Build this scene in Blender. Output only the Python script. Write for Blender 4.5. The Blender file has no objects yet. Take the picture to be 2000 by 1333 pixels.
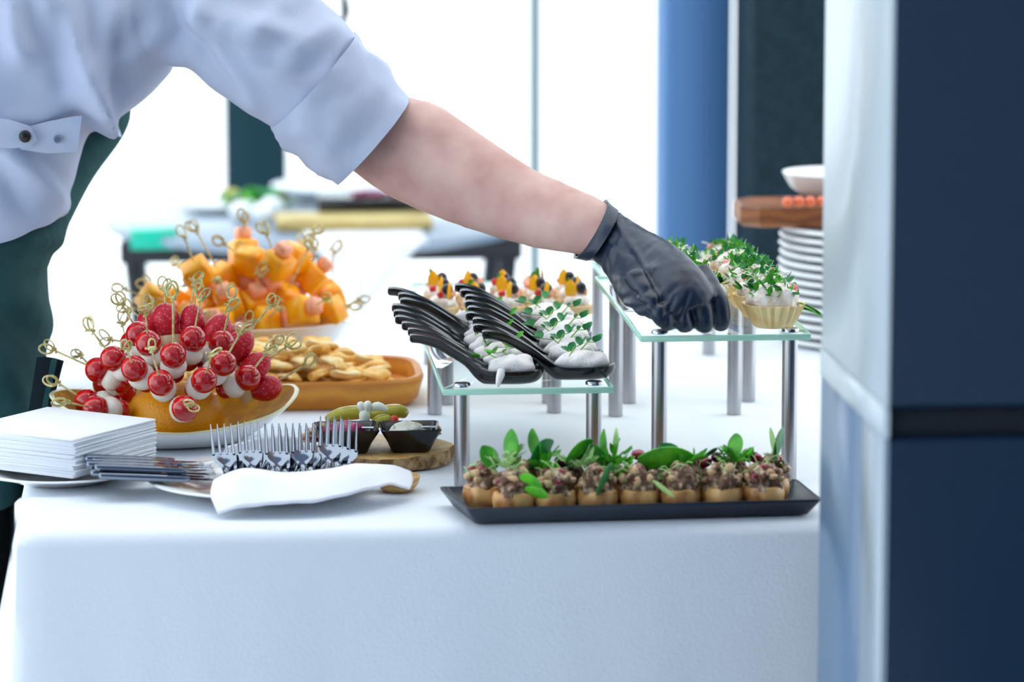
import bpy, math, random
from mathutils import Vector, Matrix, noise
V = Vector
PI = math.pi
rnd = random.Random(7)
scene = bpy.context.scene
C = scene.collection

# ------------------------------------------------------------------ camera
FPX = 7700.0                       # focal length in photo pixels (2000 wide)
PITCH = math.atan(1206.5 / FPX)
YAW = math.atan(667 * math.cos(PITCH) / FPX)
TZ = 0.75                          # table top height
CAM = V((0, 0, TZ + 0.732))
FW = V((math.sin(YAW) * math.cos(PITCH), math.cos(YAW) * math.cos(PITCH), -math.sin(PITCH)))
RT = V((math.cos(YAW), -math.sin(YAW), 0))
UP = RT.cross(FW)
cd = bpy.data.cameras.new('camera'); cam = bpy.data.objects.new('camera', cd); C.objects.link(cam)
cam.matrix_world = Matrix((( RT.x, UP.x, -FW.x, CAM.x), (RT.y, UP.y, -FW.y, CAM.y), (RT.z, UP.z, -FW.z, CAM.z), (0, 0, 0, 1)))
cd.sensor_width = 36; cd.lens = FPX / 2000 * 36
cd.clip_end = 200
cd.dof.use_dof = True; cd.dof.focus_distance = 3.93; cd.dof.aperture_fstop = 4.3
scene.camera = cam

def ray(px, py):
    return (FW * FPX + RT * (px - 1000) + UP * (666.5 - py)).normalized()
def PZ(px, py, z=TZ):
    d = ray(px, py); return CAM + d * ((z - CAM.z) / d.z)
def PY(px, py, y):
    d = ray(px, py); return CAM + d * ((y - CAM.y) / d.y)
def proj(p):
    q = p - CAM; z = q.dot(FW)
    return (1000 + FPX * q.dot(RT) / z, 666.5 - FPX * q.dot(UP) / z)

# ------------------------------------------------------------------ light
world = bpy.data.worlds.new('sky'); scene.world = world; world.use_nodes = True
bgn = world.node_tree.nodes['Background']
bgn.inputs[0].default_value = (0.86, 0.945, 1.0, 1); bgn.inputs[1].default_value = 1.45
def area_light(name, loc, target, size, energy, color, size_y=None):
    ld = bpy.data.lights.new(name, 'AREA'); ld.energy = energy; ld.color = color; ld.size = size
    if size_y: ld.shape = 'RECTANGLE'; ld.size_y = size_y
    o = bpy.data.objects.new(name, ld); C.objects.link(o); o.location = loc
    o.rotation_euler = (V(target) - V(loc)).to_track_quat('-Z', 'Y').to_euler()
    return o
def warm_lamp(name, loc, e, r=.05):
    ld = bpy.data.lights.new(name, 'POINT'); ld.energy = e; ld.color = (1.0, .62, .28); ld.shadow_soft_size = r
    o = bpy.data.objects.new(name, ld); C.objects.link(o); o.location = loc
scene.view_settings.view_transform = 'Standard'
scene.view_settings.look = 'None'
scene.view_settings.gamma = 1.0
scene.view_settings.use_curve_mapping = False
scene.view_settings.exposure = 0.75

# ------------------------------------------------------------------ materials
def srgb(r, g, b):
    f = lambda c: ((c / 255) / 12.92) if c <= 10 else (((c / 255) + .055) / 1.055) ** 2.4
    return (f(r), f(g), f(b), 1)
MATS = {}
def mat(name, col, rough=.5, metal=0, spec=.5, col2=None, nscale=40, nlo=.4, nhi=.6, bump=0, bscale=200,
        sss=0, sssr=(.5, .2, .1), coat=0, voro=False):
    m = bpy.data.materials.new(name); m.use_nodes = True; nt = m.node_tree
    b = nt.nodes['Principled BSDF']
    b.inputs['Base Color'].default_value = col; b.inputs['Roughness'].default_value = rough
    b.inputs['Metallic'].default_value = metal; b.inputs['Specular IOR Level'].default_value = spec
    b.inputs['Coat Weight'].default_value = coat
    if sss:
        b.inputs['Subsurface Weight'].default_value = sss; b.inputs['Subsurface Radius'].default_value = sssr
        b.inputs['Subsurface Scale'].default_value = .01
    tc = nt.nodes.new('ShaderNodeTexCoord')
    if col2:
        n = nt.nodes.new('ShaderNodeTexVoronoi' if voro else 'ShaderNodeTexNoise'); n.inputs['Scale'].default_value = nscale
        nt.links.new(tc.outputs['Object'], n.inputs['Vector'])
        r = nt.nodes.new('ShaderNodeValToRGB'); r.color_ramp.elements[0].position = nlo; r.color_ramp.elements[1].position = nhi
        r.color_ramp.elements[0].color = col; r.color_ramp.elements[1].color = col2
        nt.links.new(n.outputs[0], r.inputs[0]); nt.links.new(r.outputs[0], b.inputs['Base Color'])
    if bump:
        n = nt.nodes.new('ShaderNodeTexNoise'); n.inputs['Scale'].default_value = bscale; n.inputs['Detail'].default_value = 3
        nt.links.new(tc.outputs['Object'], n.inputs['Vector'])
        bp = nt.nodes.new('ShaderNodeBump'); bp.inputs['Strength'].default_value = bump; bp.inputs['Distance'].default_value = .002
        nt.links.new(n.outputs[0], bp.inputs['Height']); nt.links.new(bp.outputs[0], b.inputs['Normal'])
    MATS[name] = m
    return m
def wood(name, c1, c2, scale=30, rough=.45):
    m = bpy.data.materials.new(name); m.use_nodes = True; nt = m.node_tree; b = nt.nodes['Principled BSDF']
    tc = nt.nodes.new('ShaderNodeTexCoord'); w = nt.nodes.new('ShaderNodeTexWave'); w.inputs['Scale'].default_value = scale
    w.inputs['Distortion'].default_value = 6; w.inputs['Detail'].default_value = 3; w.bands_direction = 'Z'
    nt.links.new(tc.outputs['Object'], w.inputs['Vector'])
    r = nt.nodes.new('ShaderNodeValToRGB'); r.color_ramp.elements[0].color = c1; r.color_ramp.elements[1].color = c2
    nt.links.new(w.outputs[0], r.inputs[0]); nt.links.new(r.outputs[0], b.inputs['Base Color']); b.inputs['Roughness'].default_value = rough
    MATS[name] = m; return m
def glass(name, tint, refl=.08, rough=.02):
    m = bpy.data.materials.new(name); m.use_nodes = True; nt = m.node_tree; nt.nodes.clear()
    o = nt.nodes.new('ShaderNodeOutputMaterial'); t = nt.nodes.new('ShaderNodeBsdfTransparent'); t.inputs[0].default_value = tint
    g = nt.nodes.new('ShaderNodeBsdfGlossy'); g.inputs[0].default_value = (1, 1, 1, 1); g.inputs['Roughness'].default_value = rough
    f = nt.nodes.new('ShaderNodeFresnel'); f.inputs[0].default_value = 1.5
    x = nt.nodes.new('ShaderNodeMixShader')
    ge = nt.nodes.new('ShaderNodeNewGeometry'); sb_ = nt.nodes.new('ShaderNodeMath'); sb_.operation = 'SUBTRACT'; sb_.inputs[0].default_value = 1; nt.links.new(ge.outputs['Backfacing'], sb_.inputs[1])
    mu = nt.nodes.new('ShaderNodeMath'); mu.operation = 'MULTIPLY'; nt.links.new(f.outputs[0], mu.inputs[0]); nt.links.new(sb_.outputs[0], mu.inputs[1])
    nt.links.new(mu.outputs[0], x.inputs[0]); nt.links.new(t.outputs[0], x.inputs[1]); nt.links.new(g.outputs[0], x.inputs[2])
    nt.links.new(x.outputs[0], o.inputs[0]); MATS[name] = m; return m

mat('cloth', srgb(232, 238, 246), .85, spec=.15, bump=.25, bscale=260)
mat('floor', srgb(235, 238, 240), .35)
mat('ceiling', srgb(190, 198, 208), .8)
mat('room_wall', srgb(96, 118, 146), .8)
mat('window_frame', srgb(105, 128, 135), .5)
mat('blue_column', srgb(78, 124, 176), .6)
mat('dark_panel', srgb(14, 34, 44), .6, spec=.2, col2=srgb(22, 45, 55), nscale=90, voro=True)
mat('teal_panel', srgb(20, 56, 66), .6, spec=.2)
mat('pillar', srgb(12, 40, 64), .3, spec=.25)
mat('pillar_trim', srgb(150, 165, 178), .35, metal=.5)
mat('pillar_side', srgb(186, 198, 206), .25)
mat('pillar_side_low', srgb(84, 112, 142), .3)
mat('pillar_groove_shade', srgb(8, 20, 32), .6, spec=.2)  # near-black tone puts the shade of the recessed seam into its colour
mat('shirt', srgb(182, 192, 216), .8, spec=.2, bump=.12, bscale=500)
mat('skin', srgb(216, 180, 170), .5, spec=.35, col2=srgb(196, 150, 142), nscale=26, nlo=.35, nhi=.75, sss=.2, sssr=(.6, .25, .15), bump=.12, bscale=160)
mat('glove', srgb(14, 36, 60), .38, spec=.5, bump=.15, bscale=90)
mat('apron', srgb(46, 84, 86), .85, spec=.15, col2=srgb(36, 70, 74), nscale=14, bump=.25, bscale=700)
mat('apron_dark', srgb(14, 32, 38), .7, spec=.2)
mat('trousers', srgb(12, 14, 18), .9, spec=.1)
mat('hair', srgb(45, 34, 28), .6)
mat('snap_black', srgb(8, 9, 12), .3)
mat('steel', srgb(190, 195, 202), .16, metal=1)
mat('cutlery_steel', srgb(128, 136, 148), .1, metal=1)
mat('steel_brushed', srgb(172, 172, 176), .28, metal=1)
mat('porcelain', srgb(240, 243, 245), .12, spec=.5, coat=.3)
mat('rim_gold', srgb(222, 224, 186), .25)
mat('bowl_gold', srgb(186, 138, 0), .6, col2=srgb(160, 112, 0), nscale=60, spec=.08)
mat('paper', srgb(240, 244, 250), .9, spec=.1)
mat('napkin', srgb(238, 240, 248), .9, spec=.1)
mat('black_ware', srgb(12, 13, 18), .18, spec=.55)
mat('tray_black', srgb(24, 38, 52), .35, spec=.5)
mat('tomato', srgb(222, 14, 14), .1, spec=.55, col2=srgb(176, 8, 20), nscale=35, coat=.5)
mat('mozzarella', srgb(240, 236, 224), .35, sss=.2, sssr=(.9, .8, .6), bump=.2, bscale=90)
mat('bamboo', srgb(222, 214, 156), .55, col2=srgb(182, 170, 100), nscale=120)
mat('orange_peel', srgb(255, 172, 0), .32, bump=.5, bscale=500, spec=.5)
mat('strawberry', srgb(238, 122, 120), .3, col2=srgb(206, 14, 46), nscale=300, nlo=.16, nhi=.34, bump=.5, bscale=420, voro=True)
mat('fruit_cream', srgb(238, 214, 176), .45)
mat('melon_orange', srgb(255, 184, 0), .35, sss=.1, sssr=(1, .6, .1), col2=srgb(252, 160, 0), nscale=50)
mat('melon_pink', srgb(250, 176, 140), .4)
mat('fried', srgb(250, 206, 116), .55, col2=srgb(236, 168, 60), nscale=60, bump=.6, bscale=150)
mat('fried_pale', srgb(252, 228, 172), .6, col2=srgb(242, 196, 108), nscale=60, bump=.6, bscale=150)
wood('wood_tray', srgb(228, 156, 50), srgb(208, 130, 36), 14)
wood('wood_slice', srgb(214, 178, 116), srgb(186, 142, 78), 60)
wood('wood_board', srgb(150, 92, 46), srgb(118, 66, 30), 20)
wood('wood_light', srgb(206, 186, 120), srgb(186, 160, 96), 16)
mat('bark', srgb(120, 88, 52), .9, col2=srgb(180, 150, 110), nscale=80, bump=.8, bscale=90)
mat('beet', srgb(170, 14, 100), .45, col2=srgb(120, 6, 66), nscale=140, bump=.7, bscale=220)
mat('herb_dip', srgb(216, 216, 204), .5, col2=srgb(150, 160, 130), nscale=180, nlo=.55, nhi=.7, bump=.5, bscale=200)
mat('pickle', srgb(150, 146, 24), .3, col2=srgb(184, 176, 60), nscale=60, coat=.3)
mat('pepper_red', srgb(214, 30, 24), .3)
mat('meat', srgb(206, 160, 132), .5, col2=srgb(150, 92, 66), nscale=70)
mat('radish_white', srgb(236, 244, 228), .4)
mat('onion_purple', srgb(90, 22, 70), .35)
mat('cream', srgb(244, 240, 238), .6, bump=.5, bscale=260, col2=srgb(60, 60, 60), nscale=420, nlo=.72, nhi=.76)
mat('leaf', srgb(58, 150, 34), .4, spec=.4, col2=srgb(92, 186, 40), nscale=60)
mat('leaf_deep', srgb(24, 116, 56), .4, spec=.4, col2=srgb(44, 150, 80), nscale=60)
mat('leaf_pale', srgb(176, 216, 140), .5)
mat('stem', srgb(136, 184, 66), .5)
mat('crust', srgb(250, 222, 164), .6, col2=srgb(232, 186, 110), nscale=40, nlo=.45, nhi=.75, bump=.3, bscale=300)
mat('salad_white', srgb(250, 246, 240), .55, col2=srgb(232, 214, 196), nscale=120, bump=.7, bscale=240)
mat('cheese', srgb(250, 248, 238), .6)
mat('ham_pink', srgb(236, 124, 130), .4)
mat('corn', srgb(240, 190, 40), .4)
mat('mush_cup', srgb(230, 180, 114), .42, col2=srgb(168, 104, 46), nscale=45, nlo=.45, nhi=.7, bump=.3, bscale=120, coat=.2)
mat('mush_fill', srgb(104, 70, 48), .5, col2=srgb(214, 186, 156), nscale=130, nlo=.5, nhi=.66, bump=.8, bscale=200)
mat('mush_slice', srgb(196, 162, 122), .5)
mat('cranberry', srgb(150, 8, 48), .2, coat=.4)
mat('olive', srgb(24, 22, 34), .25)
mat('shrimp', srgb(246, 176, 140), .4)
mat('bread', srgb(232, 200, 150), .8)
mat('sausage', srgb(226, 110, 70), .4)
mat('grey_top', srgb(140, 156, 172), .25)
mat('black_metal', srgb(16, 20, 30), .4, spec=.4)
mat('turquoise', srgb(0, 190, 160), .4)
mat('plastic_white', srgb(236, 242, 246), .35)
glass('glass_shelf', (.965, .985, .978, 1)); glass('glass_clear', (.97, .98, .98, 1)); glass('pane', (.98, .99, 1, 1))
mat('glass_edge', srgb(186, 240, 220), .15, spec=.5)
MATS['glass_edge'].node_tree.nodes['Principled BSDF'].inputs['Alpha'].default_value = .8

# ------------------------------------------------------------------ geometry helpers
def cr(pts, n):
    """Catmull-Rom through tuples, n samples per span"""
    out = []; m = len(pts)
    for i in range(m - 1):
        p0 = pts[max(i - 1, 0)]; p1 = pts[i]; p2 = pts[i + 1]; p3 = pts[min(i + 2, m - 1)]
        for k in range(n):
            t = k / n
            out.append(tuple(.5 * ((2 * b) + (-a + c) * t + (2 * a - 5 * b + 4 * c - d) * t * t + (-a + 3 * b - 3 * c + d) * t ** 3)
                             for a, b, c, d in zip(p0, p1, p2, p3)))
    out.append(tuple(pts[-1])); return out
class G:
    def __init__(s): s.v = []; s.f = []
    def add(s, vs, fs):
        o = len(s.v); s.v += [V(v) for v in vs]; s.f += [tuple(i + o for i in f) for f in fs]; return s
    def merge(s, g, M=None):
        return s.add([(M @ v) if M else v for v in g.v], g.f)
    def loft(s, rings, cap0=True, cap1=True, closed=True):
        n = len(rings[0]); o = len(s.v)
        for r in rings: s.v += [V(p) for p in r]
        for i in range(len(rings) - 1):
            for j in range(n if closed else n - 1):
                k = (j + 1) % n
                s.f.append((o + i * n + j, o + i * n + k, o + (i + 1) * n + k, o + (i + 1) * n + j))
        if cap0: s.f.append(tuple(o + j for j in reversed(range(n))))
        if cap1: s.f.append(tuple(o + (len(rings) - 1) * n + j for j in range(n)))
        return s
    def tube(s, pts, rad, n=8, flat=1.0, upv=None):
        pts = [V(p) for p in pts]; rings = []; prev = None
        for i, p in enumerate(pts):
            t = (pts[min(i + 1, len(pts) - 1)] - pts[max(i - 1, 0)]).normalized()
            if prev is None:
                a = V(upv) if upv else (V((0, 0, 1)) if abs(t.z) < .9 else V((1, 0, 0)))
            else: a = prev
            b = t.cross(a).normalized(); a = b.cross(t).normalized(); prev = a
            r = rad[i] if isinstance(rad, (list, tuple)) else rad
            rings.append([p + (b * math.cos(2 * PI * k / n) + a * math.sin(2 * PI * k / n) * flat) * r for k in range(n)])
        return s.loft(rings)
    def lathe(s, prof, n=32, c=(0, 0, 0), cap0=True, cap1=True, rf=None):
        c = V(c)
        rings = [[c + V(((r * (rf(2 * PI * k / n, i) if rf else 1)) * math.cos(2 * PI * k / n), (r * (rf(2 * PI * k / n, i) if rf else 1)) * math.sin(2 * PI * k / n), z)) for k in range(n)] for i, (r, z) in enumerate(prof)]
        return s.loft(rings, cap0, cap1)
    def ball(s, c, r, n=16, m=10, amp=0, fr=60, seed=0, M=None):
        c = V(c); r = V(r) if hasattr(r, '__len__') else V((r, r, r)); rings = []
        for i in range(m + 1):
            ph = PI * (i / m); ph = min(max(ph, .02), PI - .02)
            ring = []
            for k in range(n):
                d = V((math.sin(ph) * math.cos(2 * PI * k / n), math.sin(ph) * math.sin(2 * PI * k / n), -math.cos(ph)))
                p = V((d.x * r.x, d.y * r.y, d.z * r.z))
                if amp: p = p * (1 + amp * noise.noise(p * fr + V((seed * 3.1, seed * 1.7, seed))))
                if M: p = M @ p
                ring.append(c + p)
            rings.append(ring)
        return s.loft(rings)
    def box(s, c, h, M=None, bev=0):
        c = V(c); hx, hy, hz = h; b = bev or min(h) * .12
        rings = []
        for z, ins in ((-hz, b), (-hz + b, 0), (hz - b, 0), (hz, b)):
            x = hx - ins; y = hy - ins; q = b * .6
            ring = [(x, -y + q, z), (x, y - q, z), (x - q, y, z), (-x + q, y, z), (-x, y - q, z), (-x, -y + q, z), (-x + q, -y, z), (x - q, -y, z)]
            rings.append([c + ((M @ V(p)) if M else V(p)) for p in ring])
        return s.loft(rings)
    def leaf(s, M, L, W, curl=.3, n=6):
        """a curved pointed leaf with a little thickness, along +X of M"""
        top = []; bot = []; fs = []
        for i in range(n + 1):
            t = i / n; w = W * math.sin(PI * min(.04 + t * .94, .985)) ** .7
            z = L * curl * (t * t) ; x = L * t * (1 - .15 * curl * t)
            for sgn in (-1, 0, 1):
                top.append(M @ V((x, sgn * w, z + (abs(sgn) * w * .35)))); bot.append(M @ V((x, sgn * w, z + (abs(sgn) * w * .35) - L * .02)))
        o = len(top)
        for i in range(n):
            for j in range(2):
                a = i * 3 + j; fs.append((a, a + 1, a + 4, a + 3)); fs.append((o + a, o + a + 3, o + a + 4, o + a + 1))
        for i in range(n):
            a = i * 3; fs.append((a, a + 3, o + a + 3, o + a)); a += 2; fs.append((a, o + a, o + a + 3, a + 3))
        return s.add(top + bot, fs)
    def build(s, name, m, parent=None, smooth=True, off=None):
        me = bpy.data.meshes.new(name)
        if off is None: off = parent.location if parent else V((0, 0, 0))
        me.from_pydata([tuple(v - off) for v in s.v], [], s.f); me.update()
        if m: me.materials.append(MATS[m])
        if smooth: me.polygons.foreach_set('use_smooth', [True] * len(me.polygons)); me.set_sharp_from_angle(angle=math.radians(48))
        o = bpy.data.objects.new(name, me); C.objects.link(o)
        if parent: o.parent = parent
        return o
def empty(name, loc, label=None, cat=None, group=None):
    o = bpy.data.objects.new(name, None); C.objects.link(o); o.location = loc; o.empty_display_size = .02
    tag(o, label, cat, group); return o
def tag(o, label=None, cat=None, group=None, kind=None):
    if label: o['label'] = label
    if cat: o['category'] = cat
    if group: o['group'] = group
    if kind: o['kind'] = kind
    return o
def top(g, name, m, loc, label, cat, group=None, smooth=True):
    o = g.build(name, m, None, smooth, off=V(loc)); o.location = loc
    return tag(o, label, cat, group)
def struct(g, name, m, label=None):
    o = g.build(name, m); o['kind'] = 'structure'
    if label: o['label'] = label
    return o
def copy_tree(o, parent=None):
    c = o.copy(); C.objects.link(c); c.parent = parent
    for ch in list(o.children): copy_tree(ch, c)
    return c
def place(proto, used, loc, rz=0, s=1, rx=0, ry=0):
    o = proto if not used else copy_tree(proto)
    o.location = loc; o.rotation_euler = (rx, ry, rz); o.scale = (s, s, s)
    return o
class Protos:
    def __init__(s, makers): s.p = [m() for m in makers]; s.u = [False] * len(s.p); s.i = 0
    def put(s, loc, rz=0, sc=1, rx=0, ry=0, k=None):
        k = (s.i if k is None else k) % len(s.p); s.i += 1
        o = place(s.p[k], s.u[k], loc, rz, sc, rx, ry); s.u[k] = True; return o
def Rz(a): return Matrix.Rotation(a, 4, 'Z')
def Ry(a): return Matrix.Rotation(a, 4, 'Y')
def Rx(a): return Matrix.Rotation(a, 4, 'X')
def T(*p): return Matrix.Translation(V(p))
def rings_px(rows, n=28, sub=4, power=2.0):
    """rows: (x1,y1,x2,y2, Y, depth semi-axis): a ring through two silhouette points standing at depth Y"""
    out = []
    for x1, y1, x2, y2, Y, d in cr(rows, sub):
        a = PY(x1, y1, Y); b = PY(x2, y2, Y); c = (a + b) / 2; e = (b - a) / 2; r = []
        for k in range(n):
            t = 2 * PI * k / n; ct, st = math.cos(t), math.sin(t)
            ct = math.copysign(abs(ct) ** (2 / power), ct); st = math.copysign(abs(st) ** (2 / power), st)
            r.append(c + e * ct + V((0, d, 0)) * st)
        out.append(r)
    return out
def remesh(g, voxel, smooth=6, fn=None, post=0):
    """join overlapping solids into one continuous surface; fn(co, normal) -> new co"""
    o = g.build('tmp', None); md = o.modifiers.new('r', 'REMESH'); md.mode = 'VOXEL'; md.voxel_size = voxel; md.use_smooth_shade = True
    if smooth:
        sm = o.modifiers.new('s', 'SMOOTH'); sm.iterations = smooth; sm.factor = .5
    dg = bpy.context.evaluated_depsgraph_get(); ev = o.evaluated_get(dg); me = bpy.data.meshes.new_from_object(ev)
    out = G(); ns = [v.normal.copy() for v in me.vertices]
    out.v = [v.co.copy() for v in me.vertices]; out.f = [tuple(p.vertices) for p in me.polygons]
    if fn: out.v = [fn(c, nn) for c, nn in zip(out.v, ns)]
    if post:
        nb_ = [[] for _ in out.v]
        for e in me.edges: nb_[e.vertices[0]].append(e.vertices[1]); nb_[e.vertices[1]].append(e.vertices[0])
        for _ in range(post): out.v = [c.lerp(sum((out.v[q] for q in l), V((0, 0, 0))) / len(l), .5) if l else c for c, l in zip(out.v, nb_)]
    om = o.data; bpy.data.objects.remove(o); bpy.data.meshes.remove(om); bpy.data.meshes.remove(me)
    return out
def ridge(px, py, a, b, w):
    ax, ay = a; bx, by = b; dx, dy = bx - ax, by - ay; L2 = dx * dx + dy * dy
    t = max(0, min(1, ((px - ax) * dx + (py - ay) * dy) / L2))
    d2 = (px - ax - dx * t) ** 2 + (py - ay - dy * t) ** 2
    return math.exp(-d2 / (w * w)) * (math.sin(PI * (.12 + .76 * t)) ** .5)

def push_apart(items, home=.02, its=160, keep=None, slack=.0006):
    """items: dicts with c, ax(c) and bodies [(offset along axis, radius)]; moves c until bodies of different items only touch"""
    c0 = [i['c'].copy() for i in items]
    for it in range(its):
        pos = []
        for k, i in enumerate(items):
            a = i['ax'](i['c'])
            for off, r in i['bodies']: pos.append((k, i['c'] + a * off, r))
        mv = [V((0, 0, 0)) for _ in items]
        for x in range(len(pos)):
            kx, px_, rx_ = pos[x]
            for y in range(x + 1, len(pos)):
                ky, py_, ry_ = pos[y]
                if kx == ky: continue
                m = rx_ + ry_ - slack; d = px_ - py_
                if abs(d.x) > m or abs(d.y) > m or abs(d.z) > m: continue
                l = d.length
                if l < m:
                    d = d / l if l > 1e-6 else V((1, 0, 0)); q = d * (m - l) * .3; mv[kx] += q; mv[ky] -= q
        for k, i in enumerate(items):
            i['c'] += mv[k]
            if it < its * .6: i['c'] += (c0[k] - i['c']) * home
            if keep: keep(i)

# ------------------------------------------------------------------ the room
g = G(); g.box((0.5, 3, -.05), (6.5, 6.5, .05)); struct(g, 'floor', 'floor')
g = G(); g.box((0.5, .5, 3.26), (4.5, 3.1, .05)); struct(g, 'ceiling', 'ceiling')
g = G(); g.box((0.5, -2.6, 1.6), (4.5, .05, 1.59)); struct(g, 'wall_back', 'room_wall')
WY = 7.0
zt = 3.2
def wpost(x1, x2, Y, d, name, m, z0=0, z1=zt):
    a = PY(x1, 300, Y); b = PY(x2, 300, Y); g = G()
    g.box(((a.x + b.x) / 2, Y + d, (z0 + z1) / 2), ((b.x - a.x) / 2, d, (z1 - z0) / 2), bev=.004); return g
posts = [-1500, -700, 1038, 1860, 2700]
for i, x in enumerate(posts):
    struct(wpost(x, x + 19, WY, .03, 'f', ''), 'trim_%d' % (i + 1), 'window_frame')
for i in range(len(posts) - 1):
    a = PY(posts[i] + 19, 300, WY); b = PY(posts[i + 1], 300, WY); g = G()
    g.box(((a.x + b.x) / 2, WY + .03, zt / 2), ((b.x - a.x) / 2, .004, zt / 2 - .06)); w = struct(g, 'window_%d' % (i + 1), 'pane')
    for z in (.03, zt - .03):
        g = G(); g.box(((a.x + b.x) / 2, WY + .03, z), ((b.x - a.x) / 2, .03, .03)); g.build('window_rail', 'window_frame', w)
struct(wpost(1300, 1428, 5.9, .07, '', ''), 'trim_6', 'blue_column')
struct(wpost(1470, 1760, 5.7, .1, '', ''), 'trim_7', 'dark_panel')
struct(wpost(442, 560, 6.6, .1, '', ''), 'trim_8', 'teal_panel')
# hanging cord
g = G(); p = [PY(x, y, 6.2) for x, y in ((668, -260), (672, -120), (668, -30), (678, 5), (680, 25), (672, 40), (655, 42))]
p[0].z = 3.2
top(g.tube([V(q) for q in cr([tuple(q) for q in p], 5)], .004, 6), 'hanging_cord', 'black_metal', p[-1], 'thin dark cord hanging in front of the bright window', 'cord')

# pillar in front, right
PXs = PY(1738, 600, 3.0).x
PYn, PYf = 3.0, PY(1738, 600, 3.0).x / 1
a = PY(1738, 600, 3.0); b = None
for k in range(400):
    Y = 3.0 + k * .002
    q = CAM + V((a.x, Y, a.z)) - V((0, 0, CAM.z)); 
    if proj(V((a.x, Y, a.z)))[0] < 1611: b = Y; break
PYf = b
zs = PY(1800, 828, PYn).z
pw = 1.1
lo = G(); lo.box((PXs + pw / 2, (PYn + PYf) / 2, (zs - .012) / 2), (pw / 2, (PYf - PYn) / 2, (zs - .012) / 2), bev=.004)
hi = G(); hi.box((PXs + pw / 2, (PYn + PYf) / 2, (zs + .012 + zt) / 2), (pw / 2, (PYf - PYn) / 2, (zt - zs - .012) / 2), bev=.004)
pl = struct(lo, 'wall_right', 'pillar'); hi.build('panel', 'pillar', pl)
g = G(); g.box((PXs + pw / 2, (PYn + PYf) / 2, zs), (pw / 2 - .004, (PYf - PYn) / 2 - .006, .0118), bev=.001); g.build('seam_groove', 'pillar_groove_shade', pl)
pm = (PYn + PYf) / 2; ph = (PYf - PYn) / 2
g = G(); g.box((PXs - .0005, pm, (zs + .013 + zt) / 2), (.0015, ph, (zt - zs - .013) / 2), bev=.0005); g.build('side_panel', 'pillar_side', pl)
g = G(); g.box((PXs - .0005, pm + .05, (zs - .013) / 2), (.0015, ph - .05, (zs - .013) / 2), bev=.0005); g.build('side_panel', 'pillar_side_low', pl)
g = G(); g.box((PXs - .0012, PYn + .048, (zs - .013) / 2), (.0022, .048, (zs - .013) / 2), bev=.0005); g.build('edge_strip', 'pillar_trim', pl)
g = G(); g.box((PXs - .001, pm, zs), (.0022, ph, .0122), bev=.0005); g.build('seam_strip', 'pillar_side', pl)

# ------------------------------------------------------------------ buffet table
fl = PZ(22, 1046); fr_ = PZ(1600, 1034)
TX0 = fl.x; TY0 = fl.y; TX1 = TX0 + 1.0; TY1 = PZ(100, 654).y
tcx, tcy = (TX0 + TX1) / 2, (TY0 + TY1) / 2; thx, thy = (TX1 - TX0) / 2, (TY1 - TY0) / 2
tb = empty('buffet_table', (tcx, tcy, 0), 'long buffet table hidden under the white tablecloth', 'table')
g = G(); g.box((tcx, tcy, TZ - .02), (thx - .012, thy - .012, .016)); g.build('tabletop', 'wood_light', tb)
for sx in (-1, 1):
    for sy in (-1, 1):
        g = G(); g.tube([(tcx + sx * (thx - .08), tcy + sy * (thy - .08), z) for z in (0, .3, TZ - .037)], .018, 10); g.build('leg', 'black_metal', tb)
def rrect(hx, hy, r, z, wav=0, n=240):
    out = []; per = 2 * (hx * 2 + hy * 2)
    for k in range(n):
        t = k / n * 4; s = int(t); u = t - s
        L = [(hx, -hy, hx, hy), (hx, hy, -hx, hy), (-hx, hy, -hx, -hy), (-hx, -hy, hx, -hy)][s]
        x = L[0] + (L[2] - L[0]) * u; y = L[1] + (L[3] - L[1]) * u
        cx = max(-hx + r, min(hx - r, x)); cy = max(-hy + r, min(hy - r, y)); d = V((x - cx, y - cy, 0))
        if d.length > r: d = d.normalized() * r; x, y = cx + d.x, cy + d.y
        nx = V((x / hx, y / hy, 0)); nn = V((math.copysign(abs(nx.x) ** 8, x), math.copysign(abs(nx.y) ** 8, y), 0)).normalized()
        w = wav * (noise.noise(V((x * 9, y * 9, z * 1.5))) + .6 * noise.noise(V((x * 22 + z * 3, y * 22, z * 2))))
        out.append(V((tcx + x + nn.x * w, tcy + y + nn.y * w, z)))
    return out
rr = .016; rings = [rrect(thx - .2, thy - .2, .02, TZ), rrect(thx - rr, thy - rr, .012, TZ)]
for i in range(1, 7):
    a = i / 6 * PI / 2; rings.append(rrect(thx - rr + rr * math.sin(a), thy - rr + rr * math.sin(a), .014, TZ - rr + rr * math.cos(a)))
for i in range(1, 25):
    t = i / 24; rings.append(rrect(thx + .035 * t, thy + .02 * t, .014 + .03 * t, TZ - rr - t * .62, .016 * t ** .8))
cl = G().loft(rings, True, False)
cl.f[-1:] = cl.f[-1:]
o = top(cl, 'tablecloth', 'cloth', (tcx, tcy, TZ), 'white tablecloth draped over the buffet table', 'tablecloth')
md = o.modifiers.new('thickness', 'SOLIDIFY'); md.thickness = .002; md.offset = 1

# ------------------------------------------------------------------ person
PYc = 4.20
person = G()
person.loft(rings_px([(-60, -330, 160, -330, 4.2, .1), (-120, -210, 200, -190, 4.2, .13), (-190, -60, 270, -30, 4.2, .13), (-190, 120, 240, 130, 4.2, .125), (-170, 260, 150, 280, 4.2, .11),
                      (-165, 420, 100, 420, 4.2, .11), (-165, 560, 66, 560, 4.2, .11), (-165, 740, 50, 740, 4.2, .11)], 24, 4))
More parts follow.
